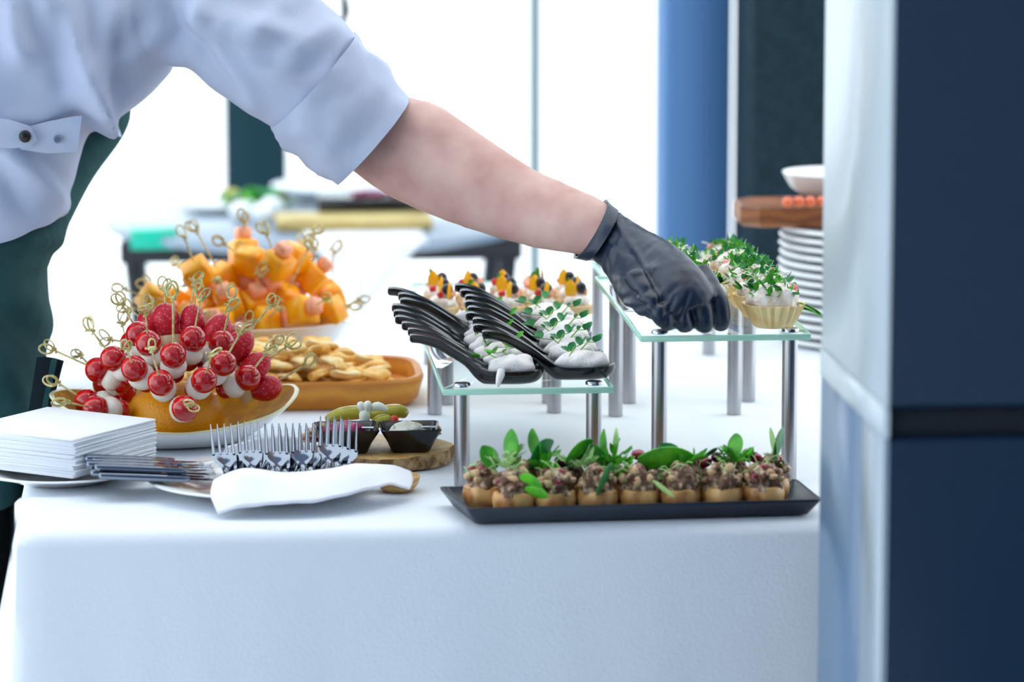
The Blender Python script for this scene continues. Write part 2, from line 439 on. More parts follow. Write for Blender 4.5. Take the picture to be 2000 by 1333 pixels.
# neck, head leaning to the right above the frame
nb = PY(120, -330, 4.2)
person.tube([nb + V((-.02, 0, -.08)), nb + V((.02, 0, .03)), nb + V((.05, 0, .1))], [.075, .058, .06], 16)
hc = nb + V((.09, 0, .20))
person.ball(hc, (.098, .078, .122), 20, 16); person.ball(hc + V((.03, 0, -.055)), (.066, .058, .07), 16, 12)
person.ball(hc + V((.104, 0, -.02)), (.02, .014, .024), 10, 8)
for sy in (-1, 1): person.ball(hc + V((-.005, sy * .08, -.015)), (.022, .01, .033), 10, 8)
# right arm, toward the table
person.loft(rings_px([(270, -120, 190, 0, 4.12, .05), (400, -60, 310, 50, 4.09, .045), (575, 40, 490, 140, 4.05, .042), (680, 125, 600, 225, 4.04, .040),
                      (765, 180, 652, 300, 4.035, .042), (850, 202, 745, 376, 4.02, .045), (938, 260, 862, 429, 3.99, .045), (1035, 325, 968, 465, 3.95, .04), (1115, 362, 1052, 487, 3.91, .034), (1186, 396, 1128, 499, 3.885, .03),
                      (1240, 440, 1180, 525, 3.86, .022)], 24, 4))
# left arm hanging on the far side
sh = PY(-40, -130, 4.34)
person.tube([sh, sh + V((-.02, .05, -.16)), sh + V((-.03, .06, -.30)), sh + V((.0, .04, -.42)), sh + V((.02, .02, -.53))], [.055, .048, .042, .036, .028], 16)
person.tube([sh + V((.02, .02, -.53)), sh + V((.03, .015, -.58)), sh + V((.035, .01, -.63))], [.028, .034, .02], 14, .5)
# legs
hipc = PY(-55, 700, 4.2) + V((-.042, 0, 0))
for sy in (-1, 1):
    person.tube([hipc + V((0, sy * .05, .1)), hipc + V((-.005, sy * .07, -.2)), V((hipc.x - .02, 4.2 + sy * .1, .48)), V((hipc.x - .04, 4.2 + sy * .1, .3)), V((hipc.x - .03, 4.2 + sy * .1, .07))],
                [.07, .068, .056, .056, .04], 18)
    person.tube([V((hipc.x - .07, 4.2 + sy * .1, .04)), V((hipc.x + .03, 4.2 + sy * .105, .045)), V((hipc.x + .14, 4.2 + sy * .11, .028))], [.038, .042, .026], 14)
def skinfold(c, n):
    x, y = proj(c); h = 0
    if 640 < x < 1200 and c.z > TZ:
        h += .0022 * ridge(x, y, (740, 265), (1010, 420), 26) - .002 * ridge(x, y, (760, 235), (900, 330), 22) + .0014 * ridge(x, y, (960, 320), (1160, 470), 18) - .0012 * ridge(x, y, (1050, 390), (1150, 480), 10)
        h += .0006 * noise.noise(c * 60)
    return c + n * h
pg = remesh(person, .0065, 5, skinfold)
base = V((hipc.x, 4.2, 0))
person_o = top(pg, 'person', 'skin', base, 'person in white chef jacket, dark green apron and black glove reaching over buffet', 'person')
hg = G(); hg.ball(hc + V((-.022, 0, .03)), (.098, .086, .115), 20, 14, .06, 30); hg.build('hair', 'hair', person_o)
for sy in (-1, 1):
    g = G(); g.ball(hc + V((.083, sy * .032, .005)), .0125, 12, 8); g.build('eye', 'porcelain', person_o)
g = G(); g.tube([hc + V((.088, -.022, -.072)), hc + V((.094, 0, -.07)), hc + V((.088, .022, -.072))], .006, 8); g.build('mouth', 'ham_pink', person_o)
# shirt
sg = G()
sg.loft(rings_px([(-160, -300, 230, -290, 4.2, .11), (-235, -170, 300, -150, 4.2, .165), (-240, -40, 352, 0, 4.2, .18), (-232, 80, 348, 90, 4.2, .18), (-228, 140, 300, 142, 4.2, .178),
                  (-222, 190, 240, 198, 4.2, .174), (-215, 240, 186, 238, 4.2, .172), (-212, 320, 160, 300, 4.2, .172), (-212, 410, 148, 350, 4.2, .176), (-215, 490, 143, 402, 4.2, .182)], 48, 4, 2.9))
sg.loft(rings_px([(300, -190, 150, 60, 4.13, .085), (440, -135, 270, 108, 4.10, .08), (545, -75, 345, 122, 4.08, .075), (625, -8, 408, 172, 4.06, .068), (672, 38, 470, 214, 4.05, .064), (706, 92, 548, 262, 4.04, .062)], 32, 5))
sg.loft(rings_px([(10, -200, 150, -120, 4.30, .07), (50, -60, 190, -20, 4.36, .07), (150, 60, 280, -20, 4.36, .06)], 20, 4))
FOLDS = [((20, -20), (45, 110), 22, .010), ((85, -20), (180, 215), 24, .012), ((135, 0), (185, 225), 16, .009), ((215, -10), (200, 170), 20, .009), ((260, -20), (240, 60), 22, .008),
         ((0, 60), (160, 190), 28, .007), ((175, 120), (195, 235), 14, .008), ((320, 60), (215, 130), 20, .006), ((350, 112), (200, 225), 16, .006),
         ((395, 10), (385, 40), 22, .010), ((400, 40), (560, 75), 30, .010), ((560, 20), (480, 90), 22, .007), ((640, 60), (560, 120), 22, .008), ((660, 70), (640, 150), 14, .006),
         ((420, 110), (500, 205), 18, .006), ((500, 120), (600, 165), 20, .006), ((360, 60), (470, 180), 16, -.007), ((330, 0), (345, 90), 22, -.010), ((450, 90), (590, 140), 14, -.006),
         ((540, 50), (600, 5), 16, -.006), ((110, 30), (125, 160), 18, -.010), ((60, 120), (150, 175), 20, -.006), ((0, 245), (120, 215), 18, .005), ((10, 300), (110, 380), 22, .009), ((0, 330), (60, 430), 22, -.006), ((60, 290), (140, 380), 16, -.005), ((225, 60), (215, 160), 18, -.009)]
def shirtfold(c, n):
    x, y = proj(c); h = 0
    if n.y < .4:
        for a, b, w, hh in FOLDS: h += 2.1 * hh * ridge(x, y, a, b, w * .95)
    h += .004 * noise.noise(c * 14) + .0015 * noise.noise(c * 34)
    return c + n * h
s2 = remesh(sg, .005, 7, shirtfold, 6)
shirt = s2.build('chef_jacket', 'shirt', person_o, off=base); shirt['label'] = 'white chef jacket with rumpled folds'
# rolled cuff: open tube with thickness
ro = rings_px([(694, 66, 531, 246, 4.04, .070), (726, 100, 552, 283, 4.035, .070), (765, 150, 600, 325, 4.03, .068), (800, 190, 655, 358, 4.025, .064)], 40, 5)
ri = rings_px([(694, 72, 538, 246, 4.04, .064), (726, 108, 562, 281, 4.035, .064), (762, 156, 610, 318, 4.03, .060), (792, 194, 662, 346, 4.025, .056)], 40, 5)
def rough(rs, amp):
    return [[p + (p - sum(r, V((0, 0, 0))) / len(r)).normalized() * amp * (noise.noise(p * 30) + .5 * noise.noise(p * 70)) for p in r] for r in rs]
ro = rough(ro, .007)
cu = G(); cu.loft([ri[0]] + ro + list(reversed(ri)), False, False)
cuff = cu.build('rolled_cuff', 'shirt', shirt, off=base)
# half-belt with snaps
yb = 4.2 - .183
def strip(pts_top, pts_bot, Y, th, bulge=0):
    g = G(); n = len(pts_top); rings = []
    for (x1, y1), (x2, y2) in zip(pts_top, pts_bot):
        a = PY(x1, y1, Y); b = PY(x2, y2, Y); r = []
        for t, dy in ((0, 0), (.25, -th), (.75, -th), (1, 0), (.75, th), (.25, th)): r.append(a.lerp(b, t) + V((0, dy, 0)))
        rings.append(r)
    return g.loft(rings)
strip([(-120, 222), (-40, 226), (20, 234), (58, 246), (68, 262)], [(-120, 280), (-40, 284), (20, 290), (58, 288), (72, 275)], yb - .008, .0045).build('belt_tab', 'shirt', shirt, off=base)
strip([(40, 250), (90, 238), (140, 228), (160, 226)], [(40, 292), (90, 300), (140, 298), (152, 296)], yb + .004, .006).build('belt_band', 'shirt', shirt, off=base)
for x, y, r, m, Y in ((49, 267, .0062, 'snap_black', yb - .016), (113, 272, .0045, 'steel', yb - .006)):
    g = G(); c = PY(x, y, Y); g.tube([c + V((0, .004, 0)), c, c + V((0, -.0018, 0))], [r, r, r * .7], 14); g.build('snap_button', m, shirt, off=base)
# apron
ag = G(); ag.loft(rings_px([(-175, 120, 262, 165, 4.29, .07), (-180, 190, 257, 195, 4.29, .075), (-185, 240, 246, 248, 4.29, .078), (-188, 300, 208, 310, 4.28, .085), (-190, 360, 172, 368, 4.25, .105),
                            (-192, 430, 134, 440, 4.2, .148), (-192, 480, 118, 478, 4.2, .15), (-192, 500, 110, 498, 4.2, .15), (-190, 512, 94, 512, 4.2, .143), (-190, 560, 94, 560, 4.2, .148),
                            (-192, 620, 101, 625, 4.2, .152), (-194, 690, 97, 695, 4.2, .154), (-195, 740, 94, 745, 4.2, .155), (-195, 785, 66, 788, 4.2, .155), (-195, 900, 56, 900, 4.2, .155), (-195, 960, 52, 960, 4.2, .155)], 36, 4, 2.3))
AF = [((0, 495), (110, 500), 12, -.007), ((0, 540), (90, 640), 26, .006), ((10, 600), (96, 690), 26, -.006), ((30, 470), (110, 470), 18, .005), ((0, 700), (60, 840), 24, .006), ((140, 330), (240, 230), 10, .003)]
def apfold(c, n):
    x, y = proj(c); h = 0
    if n.y < .4:
        for a, b, w, hh in AF: h += hh * ridge(x, y, a, b, w)
    return c + n * (h + .003 * noise.noise(c * 16))
ap = remesh(ag, .0065, 4, apfold, 2).build('apron', 'apron', person_o, off=base); ap['label'] = 'dark green apron'
pk = strip([(72, 698), (90, 697), (108, 700), (125, 705)], [(50, 842), (62, 842), (76, 840), (90, 836)], 4.2 - .158, .006); pk.build('apron_pocket', 'apron_dark', ap, off=base)
pk = strip([(100, 702), (106, 701), (112, 703)], [(74, 836), (79, 836), (84, 834)], 4.2 - .166, .003); pk.build('pocket_fold', 'apron', ap, off=base)
tr = G()
for sy in (-1, 1):
    tr.tube([hipc + V((0, sy * .05, .02)), hipc + V((-.005, sy * .07, -.2)), V((hipc.x - .02, 4.2 + sy * .1, .48)), V((hipc.x - .04, 4.2 + sy * .1, .3)), V((hipc.x - .03, 4.2 + sy * .1, .05))], [.088, .086, .074, .072, .072], 20)
tr.build('trousers', 'trousers', person_o, off=base)
# glove
gg = G()
def px3(x, y, Y): return PY(x, y, Y)
gg.loft(rings_px([(1192, 402, 1134, 505, 3.883, .034), (1225, 425, 1165, 512, 3.865, .034), (1262, 450, 1190, 548, 3.838, .036), (1310, 474, 1212, 590, 3.80, .040), (1352, 508, 1236, 608, 3.772, .038), (1385, 548, 1256, 622, 3.757, .034), (1398, 576, 1280, 624, 3.752, .027)], 24, 4))
FING = [((1238, 540), (1276, 596), (1300, 629), (1310, 627), 3.736, .0098), ((1286, 535), (1320, 592), (1335, 631), (1341, 629), 3.742, .0102),
        ((1330, 530), (1364, 586), (1376, 631), (1370, 630), 3.747, .0106), ((1368, 530), (1403, 588), (1409, 629), (1403, 628), 3.757, .0096)]
for p0, p1, p2, p3, Y, r in FING:
    pts = [px3(*p0, Y + .030), px3(*p1, Y - .003), px3(*p2, Y - .006), px3(*p3, Y + .002)]
    q = [V(t) for t in cr([tuple(t) for t in pts], 5)]
    gg.tube(q, [r * (1.12 - .3 * i / (len(q) - 1)) for i in range(len(q))], 14)
    gg.ball(q[-1], r * .84, 12, 8); gg.ball(q[8], r * 1.0, 12, 8)
tq = [px3(1240, 520, 3.82), px3(1275, 556, 3.826), px3(1292, 584, 3.816), px3(1300, 598, 3.806)]
q = [V(t) for t in cr([tuple(t) for t in tq], 4)]; gg.tube(q, [.017 - .007 * i / (len(q) - 1) for i in range(len(q))], 14); gg.ball(q[-1], .0098, 12, 8)
def glovefold(c, n):
    x, y = proj(c); h = .0006 * noise.noise(c * 90)
    wr = math.exp(-((x - 1175 + (y - 450) * .5) / 46) ** 2)
    h += wr * .0028 * noise.noise(V((x * .055 + y * .02, y * .02 - x * .02, c.y * 60)))
    for a, b, w, hh in (((1215, 585), (1285, 560), 7, -.002), ((1232, 605), (1300, 585), 6, -.002), ((1205, 545), (1290, 520), 8, .0016), ((1250, 630), (1320, 560), 7, -.0022), ((1290, 640), (1318, 580), 5, -.002),
                        ((1322, 640), (1345, 575), 5, -.002), ((1250, 450), (1330, 520), 14, .0014), ((1200, 430), (1260, 520), 6, .0018), ((1180, 470), (1240, 500), 6, -.0018)):
        h += hh * ridge(x, y, a, b, w)
    return c + n * h
gl = remesh(gg, .0018, 5, glovefold).build('glove', 'glove', person_o, off=base); gl['label'] = 'black rubber glove'
hr = rings_px([(1187, 389, 1121, 505, 3.886, .037), (1196, 398, 1129, 507, 3.881, .0385), (1207, 408, 1142, 511, 3.875, .037)], 36, 4)
hi_ = rings_px([(1187, 396, 1125, 500, 3.886, .032), (1207, 416, 1146, 504, 3.875, .033)], 36, 8)
g = G(); g.loft(rough([hi_[0]] + hr + [hi_[-1]], .0022), False, False); g.build('glove_hem', 'glove', gl, off=base)

# ------------------------------------------------------------------ glass display stands
def stand(pfl, pfr, ratio, shelf_l, shelf_r, yedge, label, ext=.02, depth=None):
    A = PZ(*pfl); B = PZ(*pfr); Yf = (A.y + B.y) / 2; xa, xb = A.x, B.x
    zA = PY(shelf_l, yedge, Yf - .012).z
    x0 = PY(shelf_l, yedge, Yf - .012).x; x1 = PY(shelf_r, yedge, Yf - .012).x
    D = (A - CAM).dot(FW) * (1 / ratio - 1)
    t = empty('display_stand', ((xa + xb) / 2, Yf, TZ), label, 'display stand')
    for x in (xa, xb):
        for k in range(2):
            y = Yf + D * k; g = G()
            g.tube([(x, y, TZ + .0005), (x, y, TZ + .05), (x, y, zA - .0005)], .0077, 20); po = g.build('post', 'steel_brushed', t)
            g = G(); g.lathe([(.0001, zA + .0096), (.0076, zA + .0096), (.0085, zA + .0086), (.0085, zA + .0064), (.0078, zA + .006)], 20, (x, y, 0)); g.build('post_cap', 'steel', po, off=t.location)
    y0, y1 = Yf - .014, Yf + D + .022
    g = G(); g.box(((x0 + x1) / 2, (y0 + y1) / 2, zA + .003), ((x1 - x0) / 2 - .001, (y1 - y0) / 2 - .001, .0028), bev=.0004); sh_ = g.build('glass_shelf', 'glass_shelf', t)
    for c, h in ((((x0 + x1) / 2, y0, zA + .003), ((x1 - x0) / 2, .0012, .003)), (((x0 + x1) / 2, y1, zA + .003), ((x1 - x0) / 2, .0012, .003)),
                 ((x0, (y0 + y1) / 2, zA + .003), (.0008, (y1 - y0) / 2 - .0013, .003)), ((x1, (y0 + y1) / 2, zA + .003), (.0008, (y1 - y0) / 2 - .0013, .003))):
        g = G(); g.box(c, h, bev=.0003); e = g.build('glass_edge', 'glass_edge', sh_, off=t.location)
    return t, (x0, x1, y0, y1, zA + .006)
st1, S1 = stand((902, 948), (1160, 946), .905, 866, 1197, 772, 'low glass-topped stand on steel posts carrying the black spoons')
st2, S2 = stand((1286, 944), (1541, 942), .91, 1252, 1582, 668, 'tall glass-topped stand on steel posts carrying the tartlets')
st3, S3 = stand((1227, 786), (1463, 786), .93, 1215, 1480, 592, 'tall glass stand behind the tartlet stand, with green tartlets')
st4, S4 = stand((872, 790), (1072, 788), .94, 838, 1100, 640, 'glass stand behind the spoon stand, carrying colourful canapes')

# ------------------------------------------------------------------ spoons
def microgreen(seed, n=3, sc=1.0):
    r = random.Random(seed); st = G(); lf = G()
    for i in range(n):
        a = r.uniform(0, 2 * PI); b = V((r.uniform(-.012, .012), r.uniform(-.008, .008), 0)); L = r.uniform(.014, .026) * sc
        tip = b + V((math.cos(a) * L, math.sin(a) * L * .7, r.uniform(.002, .010) * sc)); mid = b.lerp(tip, .5) + V((0, 0, .004))
        st.tube([b, mid, tip], [.0007, .0006, .0005], 5)
        for s in (-1, 1):
            M = T(*tip) @ Rz(a + s * r.uniform(.5, 1.1)) @ Ry(-r.uniform(.0, .8)) @ Rx(r.uniform(-.6, .6)); lf.leaf(M, .011 * sc, .0046 * sc, .25)
        if r.random() < .6:
            M = T(*mid) @ Rz(a + 1.3) @ Ry(-.4); lf.leaf(M, .006 * sc, .0024 * sc, .3)
    return st, lf
def make_spoon(seed, drip=False):
    def f():
        t = empty('serving_spoon', (0, 0, 0), 'black serving spoon of creamy salad with microgreens on low glass stand', 'spoon', 'black spoons in rows on the low stand')
        rows = [  # x, half width, z bottom, z top, dip
            (-.0660, .0035, .0440, .0480, 0), (-.0640, .0068, .0415, .0500, .0008), (-.0560, .0076, .0405, .0497, .0014), (-.0420, .0076, .0362, .0460, .0016), (-.0270, .0078, .0275, .0385, .0018),
            (-.0130, .0072, .0185, .0295, .002), (-.0040, .0090, .0080, .0225, .002), (.0040, .0130, .0012, .0170, .002), (.0120, .0165, .0, .0150, .003), (.0260, .0195, .0, .0150, .004), (.0420, .0190, .0, .0150, .004), (.0540, .0155, .0015, .0152, .003), (.0610, .0095, .0055, .0158, .002), (.0640, .0030, .0115, .0160, 0)]
        rings = []
        for x, w, zb, zt_, dip in cr(rows, 3):
            ring = []; n = 10; h = zt_ - zb
            for k in range(n + 1):
                a = PI + PI * k / n; ring.append(V((x, math.cos(a) * w, zt_ + math.sin(a) * h)))
            for k in range(1, 6):
                u = k / 6; ring.append(V((x, w * (1 - 2 * u), zt_ - dip * math.sin(PI * u))))
            rings.append(ring)
        g = G(); g.loft(rings); g.build('spoon_body', 'black_ware', t)
        g = G(); g.ball((.033, 0, .0180), (.0250, .0140, .0110), 30, 20, .30, 85, seed)
        if drip: g.tube([(.022, -.016, .016), (.021, -.0195, .012), (.019, -.021, .006), (.018, -.0205, .001)], [.004, .0042, .003, .0018], 8)
        g.build('creamy_filling', 'cream', t)
        st, lf = microgreen(seed, 2); M = T(.028, -.002, .024)
        a = G().merge(st, M).build('sprig_stem', 'stem', t); G().merge(lf, M).build('sprig_leaves', 'leaf' if seed % 2 else 'leaf_deep', t)
        return t
    return f
ORD = ['first', 'second', 'third', 'fourth', 'fifth', 'sixth', 'seventh', 'eighth', 'ninth', 'tenth']
P = Protos([make_spoon(1), make_spoon(2), make_spoon(3), make_spoon(4), make_spoon(5, True)])
sx_c = [PY(990, 748, S1[2] + .02).x - .005, PY(1122, 748, S1[2] + .02).x - .006]
first = True
for ci in range(2):
    for r in range(9):
        y = S1[2] + .024 + r * .0400 + .0195 * ci
        k = 4 if (r == 0 and ci == 0) else [0, 1, 2, 3][(r * 2 + ci * 3) % 4]
        j = (0 if r == 0 else rnd.uniform(-.008, .005)) + (-.003, .004)[ci]
        o = P.put((sx_c[ci] - .02 + j, y + rnd.uniform(-.0003, .0003), S1[4] + .0003), -.02 + rnd.uniform(-.012, .012), 1.0, k=k)
        o['label'] = 'black spoon of creamy salad, %s from the mushroom tray, column beside the %s' % (ORD[r], ('crackers', 'tartlets')[ci])

# ------------------------------------------------------------------ tartlets
def chunk_set(seed, n, R, H, zc, size, maker):
    r = random.Random(seed); g = G()
    for i in range(n):
        a = r.uniform(0, 2 * PI); q = math.sqrt(r.random()) * .95; z = zc + H * math.sqrt(max(0, 1 - q * q)) * r.uniform(.92, 1.08)
        maker(g, V((R * q * math.cos(a), R * q * math.sin(a), z)), r, size)
    return g
def mk_leafbit(g, p, r, s): g.leaf(T(*p) @ Rz(r.uniform(0, 6.3)) @ Ry(-r.uniform(-.2, .9)) @ Rx(r.uniform(-.6, .6)), s * r.uniform(.7, 1.3), s * .3, .4, 4)
def mk_cube(g, p, r, s): g.box(p, (s * r.uniform(.5, 1), s * r.uniform(.5, .9), s * r.uniform(.4, .7)), Matrix.Rotation(r.uniform(0, 3), 3, V((r.random(), r.random(), r.random() + .1)).normalized()))
def mk_blob(g, p, r, s): g.ball(p, (s * r.uniform(.7, 1.2), s * r.uniform(.6, 1), s * r.uniform(.4, .7)), 9, 7, .7, 160, r.random() * 9)
def mk_shred(g, p, r, s):
    a = r.uniform(0, 6.3); d = V((math.cos(a), math.sin(a), r.uniform(-.2, .8))) * s * r.uniform(1, 2.2); g.tube([p, p + d * .5 + V((0, 0, s * .3)), p + d], .0005, 4)
def make_tartlet(seed, label, group):
    def f():
        t = empty('tartlet', (0, 0, 0), label, 'tartlet', group)
        n = 88; fl_ = lambda a, i: 1 + (.045 if 0 < i < 5 else .0) * math.cos(22 * a)
        g = G(); g.lathe([(.016, .0), (.0185, .0008), (.0235, .009), (.0275, .017), (.0305, .0235), (.0290, .0235), (.0255, .018), (.001, .017)], n, rf=fl_); g.build('crust', 'crust', t)
        g = G(); g.ball((0, 0, .0245), (.0262, .0262, .0185), 26, 16, .22, 85, seed); g.build('salad_filling', 'salad_white', t)
        g = chunk_set(seed, 34, .026, .0195, .023, .0095, mk_leafbit); tag(g.build('chopped_herbs', 'leaf', t), kind='stuff')
        g = chunk_set(seed + 50, 16, .026, .020, .023, .0115, mk_leafbit); tag(g.build('parsley', 'leaf_deep', t), kind='stuff')
        g = chunk_set(seed + 9, 26, .027, .021, .021, .0065, mk_shred); tag(g.build('grated_cheese', 'cheese', t), kind='stuff')
        r = random.Random(seed)
        for i, m in enumerate(('ham_pink', 'ham_pink', 'corn', 'pickle')):
            a = r.uniform(PI, 2 * PI) if i < 3 else r.uniform(0, 6.3); q = r.uniform(.5, .85)
            g = G(); mk_cube(g, V((.026 * q * math.cos(a), .026 * q * math.sin(a), .021 + .02 * math.sqrt(1 - q * q))), r, .006 if i < 2 else .0045); g.build(('ham_cube', 'ham_cube', 'corn_kernel', 'pickle_cube')[i], m, t)
        return t
    return f
P = Protos([make_tartlet(11 + k, 'salad tartlet in fluted pastry cup topped with herbs on tall stand', 'salad tartlets on the tall stand') for k in range(4)])
tx = [PY(1432, 640, S2[2] + .035).x, PY(1511, 640, S2[2] + .035).x]
tx[0] = tx[1] - .0635
for ci in range(2):
    for r in range(5):
        if ci == 0 and r == 0: continue
        y = S2[2] + .046 + r * .0635
        if ci == 0: y -= .002
        o = P.put((tx[ci] + rnd.uniform(-.002, .002), y, S2[4] + .0003), rnd.uniform(0, 6), 1)
        o['label'] = 'salad tartlet in fluted crust, %s from the mushroom tray, column beside the %s' % (ORD[r - (ci == 0)], ('spoons', 'plate stack')[ci])
g = G(); q0 = PY(1566, 596, S2[2] + .04)
for i, (dx, dz, a) in enumerate(((0, 0, .1), (.003, -.003, -.15), (.002, .003, .3))): g.leaf(T(q0.x + dx - .006, q0.y - i * .002, q0.z + dz) @ Rz(.1 * i) @ Ry(.28 + a * .3), .03, .0045, -.15)
tag(top(g, 'herb_leaf', 'leaf', q0, 'green herb sprig poking out beside the frontmost tartlet', 'herb'))
P = Protos([make_tartlet(31 + k, 'blurred green salad tartlet on the stand behind', 'tartlets on the rear stand') for k in range(2)])
for r in range(2):
    for ci in range(2):
        P.put((S3[0] + .062 + ci * .066, S3[2] + .04 + r * .07, S3[4] + .0003), rnd.uniform(0, 6), 1)

# ------------------------------------------------------------------ canapes on the rear low stand
def make_canape(seed):
    def f():
        t = empty('canape', (0, 0, 0), 'small canape of shrimp, orange pepper and olive behind the spoons', 'canape', 'canapes on the stand behind the spoons')
        r = random.Random(seed)
        g = G(); g.lathe([(.018, 0), (.021, .002), (.021, .012), (.018, .014)], 20); g.build('bread_base', 'bread', t)
        g = G(); g.ball((0, 0, .018), (.018, .018, .010), 16, 10, .3, 90, seed); g.build('cream_cheese', 'salad_white', t)
        a0 = r.uniform(0, 6)
        g = G(); g.tube([V((math.cos(a0 + k * .5) * .012, math.sin(a0 + k * .5) * .012, .027 + .004 * math.sin(k))) for k in range(7)], [.003, .0055, .006, .006, .005, .004, .002], 10); g.build('shrimp', 'shrimp', t)
        g = G(); g.leaf(T(.0, -.01, .022) @ Rz(r.uniform(3, 6)) @ Ry(-1.0), .024, .008, .5); g.build('pepper_slice', 'melon_orange', t)
        g = G(); g.ball((.006 * math.cos(a0), .006 * math.sin(a0), .036), .0075, 12, 9); g.build('olive', 'olive', t)
        if seed % 2:
            g = G(); g.leaf(T(-.004, 0, .03) @ Rz(r.uniform(0, 6)) @ Ry(-.8), .022, .006, .3); g.build('leaf', 'leaf', t)
        else:
            g = G(); mk_cube(g, V((-.01, -.006, .03)), r, .006); g.build('red_pepper_cube', 'pepper_red', t)
        return t
    return f
P = Protos([make_canape(k) for k in range(3)])
for r in range(3):
    for ci in range(5):
        P.put((S4[0] + .018 + ci * .0365, S4[2] + .041 + r * .045, S4[4] + .0003), rnd.uniform(-1, 1), .83)

# ------------------------------------------------------------------ black tray with stuffed mushrooms
zr = TZ + .018
RC = [PZ(857, 951, zr), PZ(912, 994, zr), PZ(1606, 976, zr), PZ(1556, 936, zr)]   # BL FL FR BR
def quad_ring(q, z, r=.006, n=4):
    c = sum(q, V((0, 0, 0))) / 4; out = []
    for i in range(4):
        p = q[i]; a = (q[i - 1] - p).normalized(); b = (q[(i + 1) % 4] - p).normalized()
        for k in range(n + 1):
            t = k / n; u = p + a * r * (1 - t) ** 2 + b * r * t ** 2; out.append(V((u.x, u.y, z)))
    return out
def inset(q, d):
    out = []
    for i in range(4):
        p = q[i]; a = (q[i - 1] - p).normalized(); b = (q[(i + 1) % 4] - p).normalized(); out.append(p + (a + b) * d)
    return out
g = G(); g.loft([quad_ring(inset(RC, .016), TZ + .0005), quad_ring(inset(RC, .010), TZ + .002), quad_ring(inset(RC, .001), zr - .003), quad_ring(RC, zr - .001), quad_ring(RC, zr), quad_ring(inset(RC, .003), zr),
                 quad_ring(inset(RC, .012), TZ + .006), quad_ring(inset(RC, .017), TZ + .005)])
trc = sum(RC, V((0, 0, 0))) / 4; trc.z = TZ
top(g, 'serving_tray', 'tray_black', trc, 'long black rectangular tray with upturned rim holding stuffed mushrooms', 'tray')
def make_mush(seed):
    def f():
        t = empty('stuffed_mushroom', (0, 0, 0), 'baked mushroom cap stuffed with minced filling on the black tray', 'stuffed mushroom', 'stuffed mushrooms on the black tray')
        g = G(); rf = lambda a, i: 1 + .035 * math.sin(2 * a + seed) + .025 * math.sin(5 * a + seed * 2) + .02 * math.sin(9 * a)
        g.lathe([(.012, 0), (.0185, .0015), (.0215, .007), (.0222, .013), (.0205, .0185), (.0175, .0195), (.015, .017), (.002, .016)], 30, rf=rf); g.build('mushroom_cap', 'mush_cup', t)
        g = G(); g.ball((0, 0, .0195), (.0185, .0185, .0165), 26, 16, .42, 95, seed); g.v = [V((v.x, v.y, max(v.z, .0165))) for v in g.v]; g.build('minced_filling', 'mush_fill', t)
        g = chunk_set(seed, 7, .019, .0160, .0195, .0062, mk_blob); tag(g.build('mushroom_pieces', 'mush_slice', t), kind='stuff')
        g = chunk_set(seed + 7, 9, .019, .0160, .0195, .0062, mk_blob); tag(g.build('dark_mince_pieces', 'mush_fill', t), kind='stuff')
        g = chunk_set(seed + 3, 9, .019, .0165, .0205, .0075, mk_shred); tag(g.build('sprouts', 'leaf_pale', t), kind='stuff')
        for i in range(3):
            r = random.Random(seed * 7 + i); a = r.uniform(0, 6.3); q = r.uniform(.3, .9)
            g = G(); g.ball((.019 * q * math.cos(a), .019 * q * math.sin(a), .0195 + .017 * math.sqrt(1 - q * q)), (.0042, .0036, .003), 10, 7, .2, 200, i); g.build('cranberry', 'cranberry', t)
        return t
    return f
P = Protos([make_mush(k) for k in range(5)])
tu = (RC[2] - RC[1]).normalized(); tv = V((-tu.y, tu.x, 0)); tl = (RC[2] - RC[1]).length; tw = min((RC[0] - RC[1]).dot(tv), (RC[3] - RC[2]).dot(tv)); sk = (RC[0] - RC[1]).dot(tu) / tw
NB = 8; SM = .90                                       # eight behind, seven in front in the gaps between them
pit = (tl - .018 - .0446 * SM) / (NB - 1); SM = min(SM, pit / .0452)
VF = .0135 + .0222 * SM; VB = VF + math.sqrt(max((.0458 * SM) ** 2 - (pit / 2) ** 2, .0001)) + .0012
def tray_pt(u_, v): return V((RC[1].x + tu.x * u_ + tv.x * v, RC[1].y + tu.y * u_ + tv.y * v, TZ + .0052))
u0 = .013 + .0223 * SM
for qi in range(7):
    o = P.put(tray_pt(u0 + (qi + .5) * pit + sk * VF, VF), rnd.uniform(0, 6), SM * 1.0); o.scale.z = 1.12; o['label'] = 'stuffed mushroom in the tray row by the table edge, %s from the pillar' % ORD[6 - qi]
for qi in range(8):
    o = P.put(tray_pt(u0 + qi * pit + sk * VB, VB), rnd.uniform(0, 6), SM * .96); o.scale.z = 1.12; o['label'] = 'stuffed mushroom in the tray row by the glass stands, %s from the pillar' % ORD[7 - qi]
def row_y(x, v): return RC[1].y + tu.y * (PZ(x, 975, TZ) - RC[1]).dot(tu) + tv.y * v
